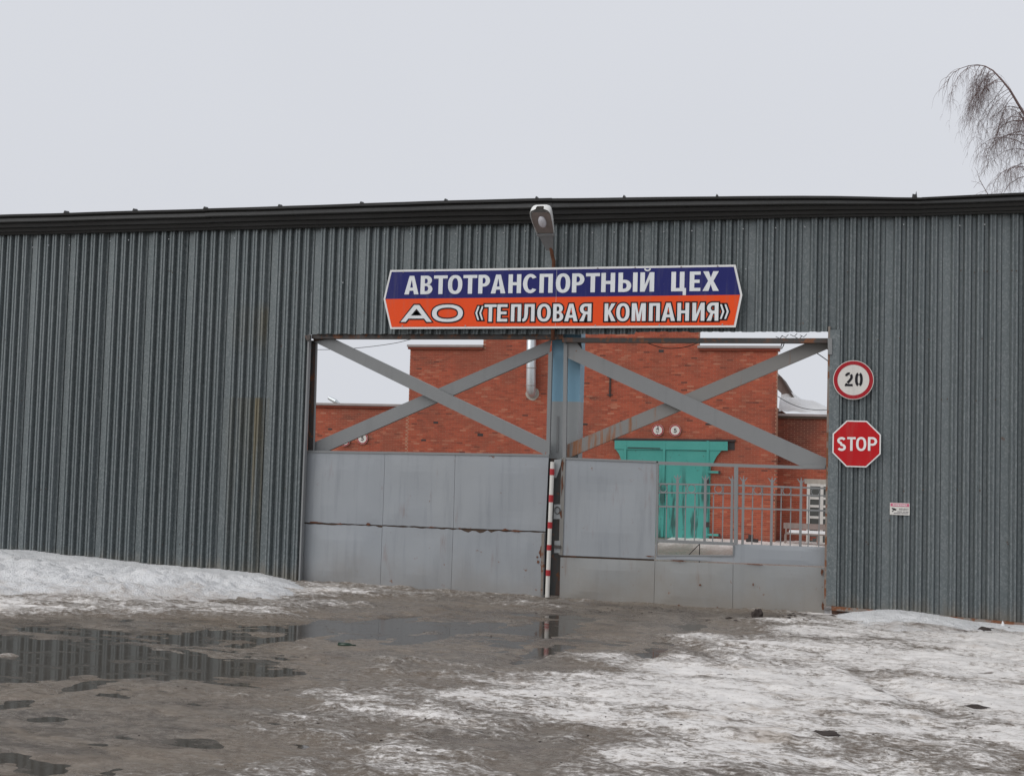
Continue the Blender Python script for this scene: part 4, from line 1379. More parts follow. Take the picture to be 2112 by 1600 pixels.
for (A, B, C_, D_, m, nm) in ((tl_, tr2, Lm, Rm, 'blue', 'blue_panel'), (Lm, Rm, bl2, br2, 'orange', 'orange_panel')):
    MB().prism([A, (mid_x - g_, lerp(A, B, mid_x)), (mid_x - g_, lerp(C_, D_, mid_x)), C_], YSG - .004, YSG - .0005).build(nm, M[m], sign)
    MB().prism([(mid_x + g_, lerp(A, B, mid_x)), B, D_, (mid_x + g_, lerp(C_, D_, mid_x))], YSG - .0045, YSG - .0005).build(nm, M[m], sign)
for px in (1000, 1300, 850, 1450):
    q = at(px, 615, YSG)
    MB().box((q.x - .03, YSG + .03, q.z - .3), (q.x + .03, -.004, q.z + .3)).build('bracket', M['dark_steel'], sign)
for px, py in ((832, 561), (897, 560), (972, 558.5), (1050, 557), (1233, 553.5), (1310, 552), (1405, 550.5), (1480, 549), (830, 672), (960, 672), (1228, 671), (1360, 670), (1490, 669)):
    q = at(px, py, YSG)
    MB().prism(ringpts_(q.x, q.z, .011), YSG - .010, YSG - .0047).build('bolt', M['coping'], sign)
zx = lambda v: 760 + v / 2.64
row1 = [('А', 198, 275), ('В', 285, 350), ('Т', 357, 431), ('О', 434, 512), ('Т', 517, 592), ('Р', 599, 662), ('А', 668, 747), ('Н', 763, 832), ('С', 842, 916), ('П', 932, 1004),
        ('О', 1021, 1099), ('Р', 1109, 1176), ('Т', 1184, 1260), ('Н', 1268, 1343), ('Ы', 1361, 1465), ('Й', 1480, 1556), ('Ц', 1649, 1730), ('Е', 1749, 1808), ('Х', 1819, 1909)]


def row_z(px, L, R):
    (xa, ya), (xb, yb) = L, R
    return at(px, ya + (yb - ya) * (px - xa) / (xb - xa), YSG).z


for ch, a, b in row1:
    pa, pb = zx(a), zx(b)
    pc = (pa + pb) / 2
    zb1, zt1 = row_z(pc, (835, 607.5), (1483, 600)), row_z(pc, (835, 569.5), (1483, 559.5))
    put_letter(ch, at(pa, 585, YSG).x, at(pb, 585, YSG).x, zb1, zt1, YSG - .008, YSG - .0046, M['letter'], sign, .235, .165)
row2 = [('А', 178, 347, 1), ('О', 347, 515, 1), ('«', 583, 626, 2), ('Т', 632, 698, 0), ('Е', 702, 757, 0), ('П', 777, 832, 0), ('Л', 840, 905, 0), ('О', 920, 993, 0), ('В', 1006, 1062, 0), ('А', 1068, 1140, 0),
        ('Я', 1150, 1214, 0), ('К', 1286, 1347, 0), ('О', 1350, 1422, 0), ('М', 1434, 1510, 0), ('П', 1528, 1587, 0), ('А', 1596, 1670, 0), ('Н', 1682, 1746, 0), ('И', 1764, 1830, 0), ('Я', 1842, 1906, 0), ('»', 1914, 1962, 2)]
for ch, a, b, wide in row2:
    pa, pb = zx(a), zx(b)
    pc = (pa + pb) / 2
    zb1, zt1 = row_z(pc, (830, 664), (1503, 661.5)), row_z(pc, (830, 629.5), (1503, 624))
    st, br_ = (.29, .17) if wide == 1 else (.205, .155)
    put_letter(ch, at(pa, 645, YSG).x, at(pb, 645, YSG).x, zb1, zt1, YSG - .010, YSG - .0070, M['letter'], sign, st, br_, (.021, M['black']))

# ------------------------------------------------------------------ lamp over the gate
lp = at(1140, 690, -0.045)
lamp = thing('wall_lamp', (lp.x, -0.03, lp.z), 'pale street lamp head on a rusty pole above the company sign', 'lamp')
A0, A1 = at(1141.5, 560, -0.06), at(1138, 515, -0.16)
MB().tube([(lp.x, -.035, lp.z - .08), (A0.x, -.05, 4.4), (A0.x, -.06, A0.z + .15), (A1.x, -.12, A1.z - .08), (A1.x - .01, -.2, A1.z + .05)], .028, 8).build('pole', M['rust'], lamp, smooth=True)
N0, N1 = at(1134, 516, -0.16), at(1114.5, 443, -0.72)
ax = (N1 - N0)
Llamp = ax.length
ax = ax / Llamp
side = ax.cross(Vector((0, -0.35, 1))).normalized()
side = side if side.x > 0 else -side
nup = side.cross(ax)
nup = nup if nup.z > 0 else -nup
P = lambda u, v, w: N0 + ax * (u * Llamp) + side * v + nup * w


def lamp_loft(secs, k=10):
    vs, fs = [], []
    for u, hw, h, z0 in secs:
        for i in range(k + 1):
            t = math.pi * i / k
            c, s = math.cos(t), math.sin(t)
            vs.append(P(u, hw * math.copysign(abs(c) ** .38, c), z0 + h * abs(s) ** .5))
    n = k + 1
    for i in range(len(secs) - 1):
        for j in range(k):
            fs.append((i * n + j, i * n + j + 1, (i + 1) * n + j + 1, (i + 1) * n + j))
    return vs, fs


vs, fs = lamp_loft([(.42, .118, .07, .0), (.45, .126, .10, -.012), (.6, .138, .14, -.012), (.8, .150, .17, -.012), (1.0, .155, .185, -.012), (1.055, .150, .17, -.010), (1.10, .125, .13, .005), (1.12, .06, .06, .03)])
obj('shell', vs, fs, M['lamp_shell'], lamp, smooth=True)
vs, fs = lamp_loft([(0, .05, .07, -.01), (.03, .056, .08, -.01), (.40, .105, .10, -.005), (.43, .11, .10, -.005)])
nk = len(vs)
fs += [tuple(range(10, -1, -1)), tuple(range(33, 44))]
fs += [(i * 11, i * 11 + 11, i * 11 + 21, i * 11 + 10) for i in range(3)]
obj('neck', vs, fs, M['brace'], lamp, smooth=False)
MB().add([P(.47, -.118, .012), P(.47, .118, .012), P(.8, .15, .012), P(1.0, .14, .012), P(1.05, .105, .012), P(1.05, -.105, .012), P(1.0, -.14, .012), P(.8, -.15, .012)],
         [(0, 1, 2, 3, 4, 5, 6, 7)]).build('reflector', M['lamp_inner'], lamp)
mb = MB()
seg, rng_ = 12, 6
bv = []
for i in range(rng_ + 1):
    th = math.pi * i / rng_
    for j in range(seg):
        ph = 2 * math.pi * j / seg
        bv.append(P(.80 + .15 * math.cos(th), .062 * math.sin(th) * math.cos(ph), .0 + .05 * math.sin(th) * math.sin(ph)))
mb.add(bv, [(i * seg + j, i * seg + (j + 1) % seg, (i + 1) * seg + (j + 1) % seg, (i + 1) * seg + j) for i in range(rng_) for j in range(seg)])
mb.build('bulb', M['lamp_bulb'], lamp, smooth=True)
MB().add([P(.42, -.13, -.02), P(.42, .13, -.02), P(.46, .13, -.02), P(.46, -.13, -.02), P(.42, -.13, .02), P(.42, .13, .02), P(.46, .13, .02), P(.46, -.13, .02)],
         [(0, 1, 2, 3), (7, 6, 5, 4), (0, 4, 5, 1), (1, 5, 6, 2), (2, 6, 7, 3), (3, 7, 4, 0)]).build('lens_frame', M['brace'], lamp)


# ------------------------------------------------------------------ round and stop signs
def ringpts(cx, cz, r, n=40):
    return [(cx + r * math.cos(2 * math.pi * i / n), cz + r * math.sin(2 * math.pi * i / n)) for i in range(n)]


def round_sign(cx, Y, cz, r, text, label, group, parts):
    t = thing('round_road_sign', (cx, Y + .02, cz - r), label, 'road sign', group)
    MB().prism(ringpts(cx, cz, r), Y, Y + .012).build('plate', M['offwhite'], t)
    MB().prism(ringpts(cx, cz, r * .965), Y - .003, Y - .0005, [ringpts(cx, cz, r * .78)]).build('red_ring', M['red_ring'], t)
    for ch, x0, x1, z0, z1, st, br_ in parts:
        put_letter(ch, cx + x0 * r, cx + x1 * r, cz + z0 * r, cz + z1 * r, Y - .003, Y - .0005, M['black'], t, st, br_, name='numeral')
    return t


q = at(1760, 783.5, -.05)
r20 = (at(1760, 743, -.05).z - at(1760, 824, -.05).z) / 2
t = round_sign(q.x, -.05, q.z, r20, '20', 'round white sign with red rim reading 20 above the stop sign', None,
               [('2', -.42, -.03, -.32, .36, .17, .17), ('0', .08, .46, -.32, .38, .19, .16)])
MB().box((q.x - .02, -.038, q.z - .2), (q.x + .02, .0, q.z + .2)).build('bracket', M['dark_steel'], t)

YST = -0.05
q = at(1766.5, 915, YST)
ro = (at(1766, 867, YST).z - at(1766, 963, YST).z) / 2 / math.cos(math.pi / 8)
stop = thing('stop_sign', (q.x, YST + .02, q.z - ro), 'red octagonal stop sign with white rim on the right wall', 'road sign')
oct_ = lambda r: [(q.x + r * math.cos(math.pi / 8 + i * math.pi / 4), q.z + r * math.sin(math.pi / 8 + i * math.pi / 4)) for i in range(8)]
MB().prism(oct_(ro), YST, YST + .012).build('plate', M['white'], stop)
MB().prism(oct_(ro * .945), YST - .003, YST - .0005).build('red_face', M['red'], stop)
for ch, a, b in (('S', 122, 205), ('Т', 216, 296), ('О', 300, 396), ('Р', 412, 498)):
    f = lambda v: 1700 + v / 4.57
    x0, x1 = at(f(a), 915, YST).x, at(f(b), 915, YST).x
    put_letter(ch, x0, x1, at(f(a), 929.2, YST).z, at(f(a), 901, YST).z, YST - .006, YST - .0033, M['white'], stop, .17, .155)
MB().box((q.x - .02, YST + .012, q.z - .25), (q.x + .02, 0, q.z + .25)).build('bracket', M['dark_steel'], stop)

YN = -0.02
n0, n1 = at(1835.5, 1036, YN), at(1876, 1062.5, YN)
note = thing('surveillance_notice', (n0.x, YN + .01, n1.z), 'small white notice with pink heading and camera symbol on the right wall', 'notice')
MB().prism([(n0.x, n1.z), (n1.x, n1.z), (n1.x, n0.z), (n0.x, n0.z)], YN, YN + .006).build('plate', M['offwhite'], note)
W_, H_ = n1.x - n0.x, n0.z - n1.z
hp = [(n0.x + .03 * W_, n0.z - .30 * H_), (n1.x - .03 * W_, n0.z - .30 * H_), (n1.x - .03 * W_, n0.z - .05 * H_), (n0.x + .03 * W_, n0.z - .05 * H_)]
MB().prism(hp, YN - .002, YN - .0003).build('heading', M['pink'], note)
txt, x = 'ВНИМАНИЕ!', n0.x + .15 * W_
for ch in txt:
    w = .025 * W_ if ch == '!' else .07 * W_
    put_letter(ch, x, x + w, n0.z - .245 * H_, n0.z - .10 * H_, YN - .004, YN - .0022, M['white'], note, .2, .17)
    x += w + .015 * W_
x = n0.x + .47 * W_
for ch in 'ОБЪЕКТ':
    put_letter(ch, x, x + .065 * W_, n0.z - .60 * H_, n0.z - .44 * H_, YN - .002, YN - .0003, M['faded_black'], note, .2, .17)
    x += .082 * W_
mb = MB()
for zf, xs_ in ((.72, ((.38, .62), (.66, .76), (.79, .95))), (.85, ((.2, .55), (.58, .93)))):
    for a, b in xs_:
        mb.prism([(n0.x + a * W_, n0.z - (zf + .035) * H_), (n0.x + b * W_, n0.z - (zf + .035) * H_), (n0.x + b * W_, n0.z - (zf - .025) * H_), (n0.x + a * W_, n0.z - (zf - .025) * H_)], YN - .002, YN - .0003)
mb.build('small_print', M['faded_black'], note)
cf = lambda l: [(n0.x + a * W_, n0.z - b * H_) for a, b in l]
mb = MB().prism(cf([(.10, .42), (.24, .46), (.34, .54), (.31, .64), (.20, .62), (.10, .52)]), YN - .002, YN - .0003)
mb.prism(cf([(.16, .625), (.21, .63), (.16, .74), (.10, .76), (.10, .72)]), YN - .002, YN - .0003)
mb.build('camera_symbol', M['black'], note)

# ------------------------------------------------------------------ brick building across the yard
YBK = 32.0
bx = lambda px, py: at(px, py, YBK)
XL, XR = bx(845, 760).x, bx(1603, 760).x
ZP = bx(1520, 718).z                    # parapet of the lower shoulders
XC0, XC1 = bx(997, 702).x, bx(1441, 708).x
ZT = 9.6
ZW = bx(720, 836).z                     # top of the low wing on the left
ZG = -1.25
bld = thing('brick_building', ((XL + XR) / 2, YBK, ZG), 'red brick workshop seen through the gate opening, with tall middle and lower wings', 'building')
YR = YBK + 1.1
ZRW = at(1650, 858, YR).z
mb = MB()
mb.box((XL, YBK + .006, ZG), (XR, YBK + .45, ZP))
mb.box((XC0, YBK + .0072, ZP - .01), (XC1, YBK + .45, ZT))
mb.box((-36, YBK + .0085, ZG), (XL, YBK + .45, ZW))
mb.box((XR, YR + .006, ZG), (7, YR + 8, ZRW))
mb.box((XR - .5, YBK + .451, ZG), (XR - .001, YR + 8, ZRW + .3))
mb.build('wall', M['mortar'], bld)

DX0, DX1 = bx(1282, 950).x, bx(1466, 1000).x          # doorway
DZ1 = bx(1380, 907).z
WX0, WX1 = at(1664, 1030, YR).x, at(1740, 1030, YR).x
BL, BH, PX_, PZ_ = 0.25, 0.066, 0.262, 0.0772


def in_wall(x, z):
    if z > ZT:
        return None
    if XL <= x <= XR:
        if z > ZP and not (XC0 <= x <= XC1):
            return None
        if DX0 < x < DX1 and z < DZ1:
            return None
        return YBK
    if x < XL and x > -30 and z < ZW:
        return YBK + .004
    return None


bricks = []
rows_n = int((ZT - ZG) / PZ_)
for r in range(rows_n):
    z = ZG + r * PZ_
    off = (r % 2) * PX_ / 2
    for i in range(int((XR + 28) / PX_) + 1):
        x = -28 + off + i * PX_
        y = in_wall(x + BL / 2, z + BH)
        if y is None:
            continue
        bricks.append((x, y + random.uniform(-.002, .003), z))
    for i in range(int((5.0 - XR) / PX_)):
        x = XR + .004 + i * PX_ - (off if i else 0)
        if z + BH < ZRW - .02 and not (WX0 < x + BL / 2 < WX1 and -.9 < z < at(1680, 994, YR).z):
            bricks.append((x, YR + random.uniform(-.002, .003), z))
random.shuffle(bricks)
cx_, cz_ = bx(1545, 960).x, bx(1545, 960).z
keyf = lambda b: max(abs(b[0] - cx_) / 1.3, abs(b[2] - cz_))
bricks.sort(key=keyf)
near, rest = bricks[:300], bricks[300:]
bv = [(0, 0, 0), (BL, 0, 0), (BL, .05, 0), (0, .05, 0), (0, 0, BH), (BL, 0, BH), (BL, .05, BH), (0, .05, BH)]
bf = [(0, 3, 2, 1), (4, 5, 6, 7), (0, 1, 5, 4), (1, 2, 6, 5), (3, 0, 4, 7)]
kinds = []
for i in range(24):                      # firing shades
    bm_ = bpy.data.meshes.new('brick')
    bm_.from_pydata(bv, [], bf)
    bm_.materials.append(M['brick'])
    ta = bm_.attributes.new('tint', 'FLOAT', 'POINT')
    ta.data.foreach_set('value', np.full(8, (i + .5) / 24, np.float32))
    kinds.append(bm_)
o0 = org(bld)
for b in near:
    ob = bpy.data.objects.new('brick', random.choice(kinds))
    COL.objects.link(ob)
    ob.parent = bld
    ob.location = (b[0] - o0.x, b[1] - o0.y, b[2] - o0.z)
B = np.array(rest)
n = len(B)
V = (B[:, None, :] + np.array(bv)[None])
mid = V[:, 0, 0] + BL / 2
up = V[:, 0, 2]
for lo_, hi_, cond in ((XL, XR, (mid > XL) & (mid < XR)), (XC0, XC1, (mid > XC0) & (mid < XC1) & (up > ZP - .05)), (-40, XL - .004, mid < XL), (XR, 9, V[:, 0, 1] > YBK + .5)):
    V[cond, :, 0] = np.clip(V[cond, :, 0], lo_ + .002, hi_ - .002)      # cut bricks at the corners
V = V.reshape(-1, 3) - np.array(o0)
F = (np.array([f for f in bf])[None] + (np.arange(n) * 8)[:, None, None]).reshape(-1, 4)
me = bpy.data.meshes.new('brickwork')
me.vertices.add(len(V))
me.vertices.foreach_set('co', V.astype(np.float32).ravel())
me.loops.add(F.size)
me.loops.foreach_set('vertex_index', F.astype(np.int32).ravel())
me.polygons.add(len(F))
me.polygons.foreach_set('loop_start', np.arange(0, F.size, 4, dtype=np.int32))
me.polygons.foreach_set('loop_total', np.full(len(F), 4, np.int32))
me.update(calc_edges=True)
me.shade_flat()
ta = me.attributes.new('tint', 'FLOAT', 'POINT')
ta.data.foreach_set('value', np.repeat(rng.random(n), 8).astype(np.float32))
me.materials.append(M['brick'])
o = bpy.data.objects.new('brickwork', me)
COL.objects.link(o)
o.parent = bld
tag(o, kind='stuff')

for x0, x1, z, y, dp in ((XL - .08, XC0, ZP, YBK, .46), (XC1, XR + .08, ZP, YBK, .46), (-36, XL - .002, ZW, YBK, .46), (XR + .002, 7, ZRW, YR, .4)):
    MB().box((x0, y - .10, z - .10), (x1, y + dp, z - .01)).build('cornice', M['seam' if y == YR else 'brick'], bld)
    MB().box((x0 - .03, y - .15, z - .008), (x1 + .03, y + dp, z + .09)).build('coping', M['coping'], bld)
# vent pipe with elbow
pt, pb_ = at(1096, 640, YBK - .28), at(1095, 797, YBK - .28)
MB().tube([(pt.x, YBK - .28, 8.9), (pb_.x, YBK - .28, pb_.z), (pb_.x, YBK - .22, pb_.z - .16), (pb_.x, YBK - .06, pb_.z - .27), (pb_.x, YBK + .05, pb_.z - .28)],
          [.2, .2, .2, .19, .19], 14).build('vent_pipe', M['pipe'], bld, smooth=True)
for z in (pb_.z + .02, pb_.z + .75, pb_.z + 1.5):
    MB().tube([(pb_.x, YBK - .28, z), (pb_.x, YBK - .28, z + .04)], .215, 14).build('pipe_clamp', M['coping'], bld)
pc = [(pb_.x + (.30 + .06 * mn.noise(Vector((i * .7, 2, 0)))) * math.cos(i * math.pi / 9), pb_.z - .28 + (.28 + .08 * mn.noise(Vector((i * .7, 5, 0)))) * math.sin(i * math.pi / 9)) for i in range(18)]
MB().prism(pc, YBK - .012, YBK - .006).build('plaster_patch', M['plaster'], bld)
# iron wall anchor
a, b = bx(1259, 772), bx(1258, 818)
mb = MB().box((a.x - .03, YBK - .05, b.z), (a.x + .03, YBK - .01, a.z))
for z in (a.z - .12, b.z + .08):
    mb.box((a.x - .12, YBK - .056, z - .02), (a.x + .12, YBK - .052, z + .02))
mb.build('wall_anchor', M['iron'], bld)
# holes and knocked-out bricks
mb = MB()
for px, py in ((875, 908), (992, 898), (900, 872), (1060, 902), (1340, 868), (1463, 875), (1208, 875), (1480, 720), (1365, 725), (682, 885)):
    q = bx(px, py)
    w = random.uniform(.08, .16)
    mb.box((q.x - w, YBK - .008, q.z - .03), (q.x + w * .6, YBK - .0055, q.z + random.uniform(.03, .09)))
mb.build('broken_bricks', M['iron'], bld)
tag(bpy.data.objects['broken_bricks'], kind='stuff')

# teal workshop door under a flared steel lintel
YD = YBK - .06
door = bpy.data.objects.new('workshop_door', None)
COL.objects.link(door)
door.parent = bld
tag(door, 'teal painted steel double door with flared lintel')
dz0 = bx(1400, 1109).z
mb = MB().prism([xz(1268, 908, YD), xz(1501, 910.5, YD), xz(1501, 929, YD), xz(1268, 926, YD)], YD - .05, YD + .08, )
mb.build('lintel', M['teal'], door)
MB().prism([xz(1270, 926.5, YD), xz(1290, 926.8, YD), xz(1290, 968, YD), xz(1285, 968, YD), xz(1283, 952, YD), xz(1277, 936, YD)], YD - .03, YD + .06).build('lintel_wing', M['teal'], door)
MB().prism([xz(1460, 928.5, YD), xz(1488, 929, YD), xz(1478, 941, YD), xz(1471, 955, YD), xz(1466, 962, YD), xz(1460, 962, YD)], YD - .03, YD + .06).build('lintel_wing', M['teal'], door)
xm = bx(1371, 1000).x
MB().box((DX0, YD - .005, dz0), (xm - .012, YD + .06, bx(1330, 927).z)).build('door_leaf', M['teal'], door)
MB().box((xm + .012, YD - .005, dz0), (DX1 - .02, YD + .06, bx(1420, 929).z)).build('door_leaf', M['teal'], door)
for px in (1291, 1371, 1461):
    q0, q1 = bx(px, 908), bx(px, 1107)
    MB().box((q0.x - .05, YD - .058, q1.z), (q0.x + .05, YD - .0065, q0.z - .02)).build('door_strap', M['teal'], door)
for y in (973, 1102):
    q = bx(1465, y)
    MB().box((q.x - .1, YD - .09, q.z - .045), (q.x + .36, YD - .0585, q.z + .045)).build('hinge', M['teal'], door)
    MB().box((q.x + .34, YD - .1, q.z - .08), (q.x + .42, YD - .06, q.z + .06)).build('hinge_pin', M['iron'], door)
for y in (993, 1081):
    q = bx(1460, y)
    MB().box((q.x - .06, YD - .14, q.z - .1), (q.x + .06, YD - .06, q.z + .1)).build('padlock', M['iron'], door)
MB().prism([xz(1262, 903, YD), xz(1517, 906.5, YD), xz(1517, 910, YD), xz(1262, 907, YD)], YD - .03, YD + .08).build('lintel_shadow_line', M['iron'], door)  # dark strip painting the shadow gap above the lintel
MB().prism([xz(1502, 911, YD), xz(1515, 911, YD), xz(1515, 928, YD), xz(1502, 928, YD)], YBK - .01, YBK - .006).build('recess_shade', M['iron'], door)  # flat black plate painting the shade inside a recess
q = bx(1340, 924)
MB().box((q.x - .9, YD - .068, q.z - .02), (q.x + .45, YD - .0545, q.z + .015)).build('lintel_seam', M['iron'], door)

# white glazed door at the right end
win = bpy.data.objects.new('glazed_door', None)
COL.objects.link(win)
win.parent = bld
tag(win, 'white framed glazed door with stacked panes')
wz0, wz1 = at(1680, 1093, YR).z, at(1680, 998, YR).z
MB().box((WX0, YR + .0, wz0 - .5), (WX1, YR + .05, wz1)).build('pane', M['glass'], win)
ws = at(1695, 1030, YR).x
for x0, x1 in ((WX0, WX0 + .13), (ws - .06, ws + .06), (WX1 - .13, WX1)):
    MB().box((x0, YR - .05, wz0 - .5), (x1, YR - .002, wz1)).build('frame', M['offwhite'], win)
for y in (1000, 1027, 1043.5, 1066.5, 1086):
    z = at(1680, y, YR).z
    for x0, x1 in ((WX0 + .132, ws - .062), (ws + .062, WX1 - .132)):
        MB().box((x0, YR - .045, z - .05), (x1, YR - .003, z + .05)).build('glazing_bar', M['offwhite'], win)
MB().box((WX0 - .1, YR - .04, wz1 + .003), (WX1 + .1, YR + .05, wz1 + .2)).build('door_head', M['plaster'], win)

# leaning gable roof and snow on the right wing
gy0 = YR + 1.2
MB().prism([xz(1600, 772, gy0), xz(1606, 775, gy0), xz(1642, 828, gy0), xz(1634, 832, gy0), xz(1600, 800, gy0)], gy0, gy0 + 3).build('gable', M['wood'], bld)
MB().prism([xz(1602, 768, gy0), xz(1612, 777, gy0), xz(1646, 832, gy0), xz(1641, 832, gy0)], gy0 - .15, gy0 + 3.2).build('gable_roof', M['roof_dark'], bld)
xs = np.arange(XR + .02, 7, .12)
ys = np.arange(YR - .12, YR + 5, .15)
SX, SY = np.meshgrid(xs, ys)
sh = np.interp(SX, [XR, XR + .5, XR + 1.0, XR + 1.8, XR + 3, 7], [.85, .8, .6, .32, .12, .1])
ramp_ = np.clip((SY - (YR - .15)) / .9, 0.02, 1) ** .6
SZ = ZRW + .07 + sh * ramp_ * (1 + .5 * vnoise(SX, SY, 3, .5)) + .06 * vnoise(SX, SY, 4, .2)
o = grid_obj('roof_snow', SX - o0.x, SY - o0.y, SZ - o0.z, M['snow'], {'dirt': np.zeros_like(SX)}, parent=bld)
tag(o, kind='stuff')

# signs on the brick building
rs = lambda px, py, pr: (bx(px, py).x, YBK - .06, bx(px, py).z, (bx(px, py - pr).z - bx(px, py + pr).z) / 2)
for px, py, parts, lab in ((748.5, 904, [('5', -.22, .22, -.36, .36, .2, .17)], 'small round sign reading 5 on the low left brick wing'),
                           (712, 908, [('5', -.22, .22, -.36, .36, .2, .17)], 'small round red rimmed sign mostly hidden behind the left gate brace'),
                           (1393, 887.5, [('5', -.22, .22, -.36, .36, .2, .17)], 'small round sign reading 5 above the teal door'),
                           (1357, 887, [('4', -.26, .24, -.05, .55, .2, .17), ('М', -.26, .26, -.42, -.15, .22, .2)], 'small round sign reading 4 m above the teal door')):
    x, y, z, r = rs(px, py, 12)
    t = round_sign(x, y, z, r, '', lab, 'small round signs on the brick building', parts)
    if '4 m' in lab:
        for s in (-1, 1):
            MB().prism([(x - .12 * r * 1.2, z + s * .74 * r), (x + .12 * r * 1.2, z + s * .74 * r), (x, z + s * .56 * r)], y - .006, y - .0035).build('arrow', M['black'], t)
    MB().box((x - .02, y + .012, z - r * .5), (x + .02, YBK - .004, z + r * .5)).build('bracket', M['dark_steel'], t)

# bench with snow by the wall
YBN = YR - 1.6
bq = at(1618, 1112, YBN)
zb0 = float(yard_z(np.array(YBN))) - .02
bench = thing('bench', (bq.x + 1, YBN, zb0), 'old grey wooden bench with snow on it against the brick wall', 'bench')
b_x0, b_x1 = at(1615, 1090, YBN).x, at(1760, 1090, YBN).x
zt1_, zt2_ = at(1660, 1080, YBN).z, at(1660, 1092, YBN).z
zse = at(1660, 1100, YBN - .4).z
MB().box((b_x0, YBN + .25, zt2_), (b_x1, YBN + .3, zt1_)).build('backrest', M['wood'], bench)
MB().box((b_x0 + .15, YBN - .35, zse - .06), (b_x1, YBN + .22, zse)).build('seat', M['wood'], bench)
mb = MB()
mb.box((b_x0 + .25, YBN - .33, zse + .001), (b_x1 - .05, YBN + .2, zse + .09))
mb.build('seat_snow', M['rag'], bench)
for x in (b_x0 + .1, (b_x0 + b_x1) / 2, b_x1 - .1):
    MB().box((x - .03, YBN - .3, zb0), (x + .03, YBN - .24, zse - .062)).build('leg', M['wood'], bench)
    MB().box((x - .03, YBN + .24, zb0), (x + .03, YBN + .249, zt1_)).build('leg', M['wood'], bench)
q = at(1550, 1108, YBK - .8)
zq = float(yard_z(np.array(YBK - .8)))
scrap = thing('scrap_block', (q.x, YBK - .8, zq), 'small dark block lying in snow beside the teal door', 'block')
MB().box((q.x - .2, YBK - .95, zq - .02), (q.x + .25, YBK - .6, zq + .16)).build('slab', M['iron'], scrap)
MB().box((q.x - .12, YBK - .88, zq + .161), (q.x + .06, YBK - .66, zq + .32)).build('block', M['iron'], scrap)


tz = float(yard_z(np.array(14.0)))
ta_, tl1, tr1 = at(1443, 1121, 14), gnd(1425, 1147, tz), gnd(1461, 1147, tz)
tre = thing('trestle', (ta_.x, 14.0, tz), 'thin dark trestle legs standing in the yard behind the wicket opening', 'trestle')
for e in (tl1, tr1):
    MB().tube([(ta_.x, 14.0, ta_.z), (e.x, 14.0 + (e.y - 14) * .2, tz - .02)], .012, 5).build('leg', M['iron'], tre)
MB().tube([(ta_.x - .5, 14.0, ta_.z + .02), (ta_.x + .5, 14.0, ta_.z + .02)], .015, 5).build('top_bar', M['iron'], tre)
# ------------------------------------------------------------------ wires
def wire(pts, Y, r, label, m='wire'):
    P_ = []
    q = [at(a, b, Y) for a, b in pts]
    n_ = len(q)
    for i in range(n_ - 1):
        p0_, p1_, p2_, p3_ = q[max(i - 1, 0)], q[i], q[i + 1], q[min(i + 2, n_ - 1)]
        for k in range(8):
            t = k / 8
            P_.append(.5 * ((2 * p1_) + (p2_ - p0_) * t + (2 * p0_ - 5 * p1_ + 4 * p2_ - p3_) * t * t + (3 * p1_ - p0_ - 3 * p2_ + p3_) * t ** 3))
    P_.append(q[-1])
    o = MB().tube(P_, r, 5).build('overhead_wire' if Y > 5 else 'hanging_cable', M[m], None, smooth=True, base=tuple(P_[0]))
    return tag(o, label, 'cable')


wire([(560, 718), (640, 721), (720, 719), (800, 710), (850, 699), (940, 672)], 24, .011, 'thin overhead wire crossing the sky behind the left gate leaf')
wire([(1320, 699), (1340, 709), (1368, 717.5), (1395, 718), (1420, 714), (1448, 704)],   .3, .006, 'slack cable looping below the header beam over the right leaf')
wire([(1604, 817), (1622, 828), (1645, 838), (1670, 844), (1705, 845), (1760, 838)], 30, .014, 'sagging black wire over the snowy right roof')
wire([(1660, 712), (1683, 727), (1706, 743), (1722, 756)], 3, .008, 'short wire running down behind the top right gate corner')
hook = MB()
hp_ = [at(a, b, .12) for a, b in ((1622, 697), (1618, 704), (1616, 712), (1612, 720), (1611, 713), (1614, 707))]
hook.tube(hp_, .008, 5)
for a, b in ((1600, 694), (1612, 692), (1630, 690), (1640, 695), (1650, 691)):
    hook.tube([at(a, b, .1), at(a + 8, b + 4, .08), at(a + 14, b - 2, .1)], .006, 4)
tag(hook.build('wire_tangle', M['wire'], None, base=tuple(hp_[0])), 'tangle of black wire hanging on the beam near the right jamb', 'cable')

# far street lamp over the low wing
YF = 60
fl = at(705, 840, YF)
far = thing('street_lamp', (fl.x, YF, ZG), 'tiny far street lamp showing above the low left brick wing', 'lamp')
a, b = at(700, 832, YF), at(678, 820, YF)
MB().tube([(fl.x, YF, ZG), (fl.x, YF, a.z - .2), a], .07, 6).build('pole', M['coping'], far)
MB().tube([a, a + (b - a) * .35, b], [.06, .17, .13], 8).build('lamp_head', M['pipe'], far)

# ------------------------------------------------------------------ birch
YT = 14.0
tb = at(2165, 700, YT)
tree = thing('birch_tree', (tb.x, YT, float(yard_z(np.array(YT)))), 'bare weeping birch rising behind the right end of the wall', 'tree')
trunk = [(tb.x + .3, YT, -1), (tb.x + .2, YT, 2.5), (at(2172, 420, YT).x, YT, at(2172, 420, YT).z), (at(2150, 300, YT).x, YT + .1, at(2150, 300, YT).z), (at(2114, 238, YT).x, YT, at(2114, 238, YT).z)]
MB().tube(trunk, [.2, .16, .1, .07, .035], 8).build('trunk', M['bark'], tree, smooth=True)
limbs, twigs = MB(), MB()


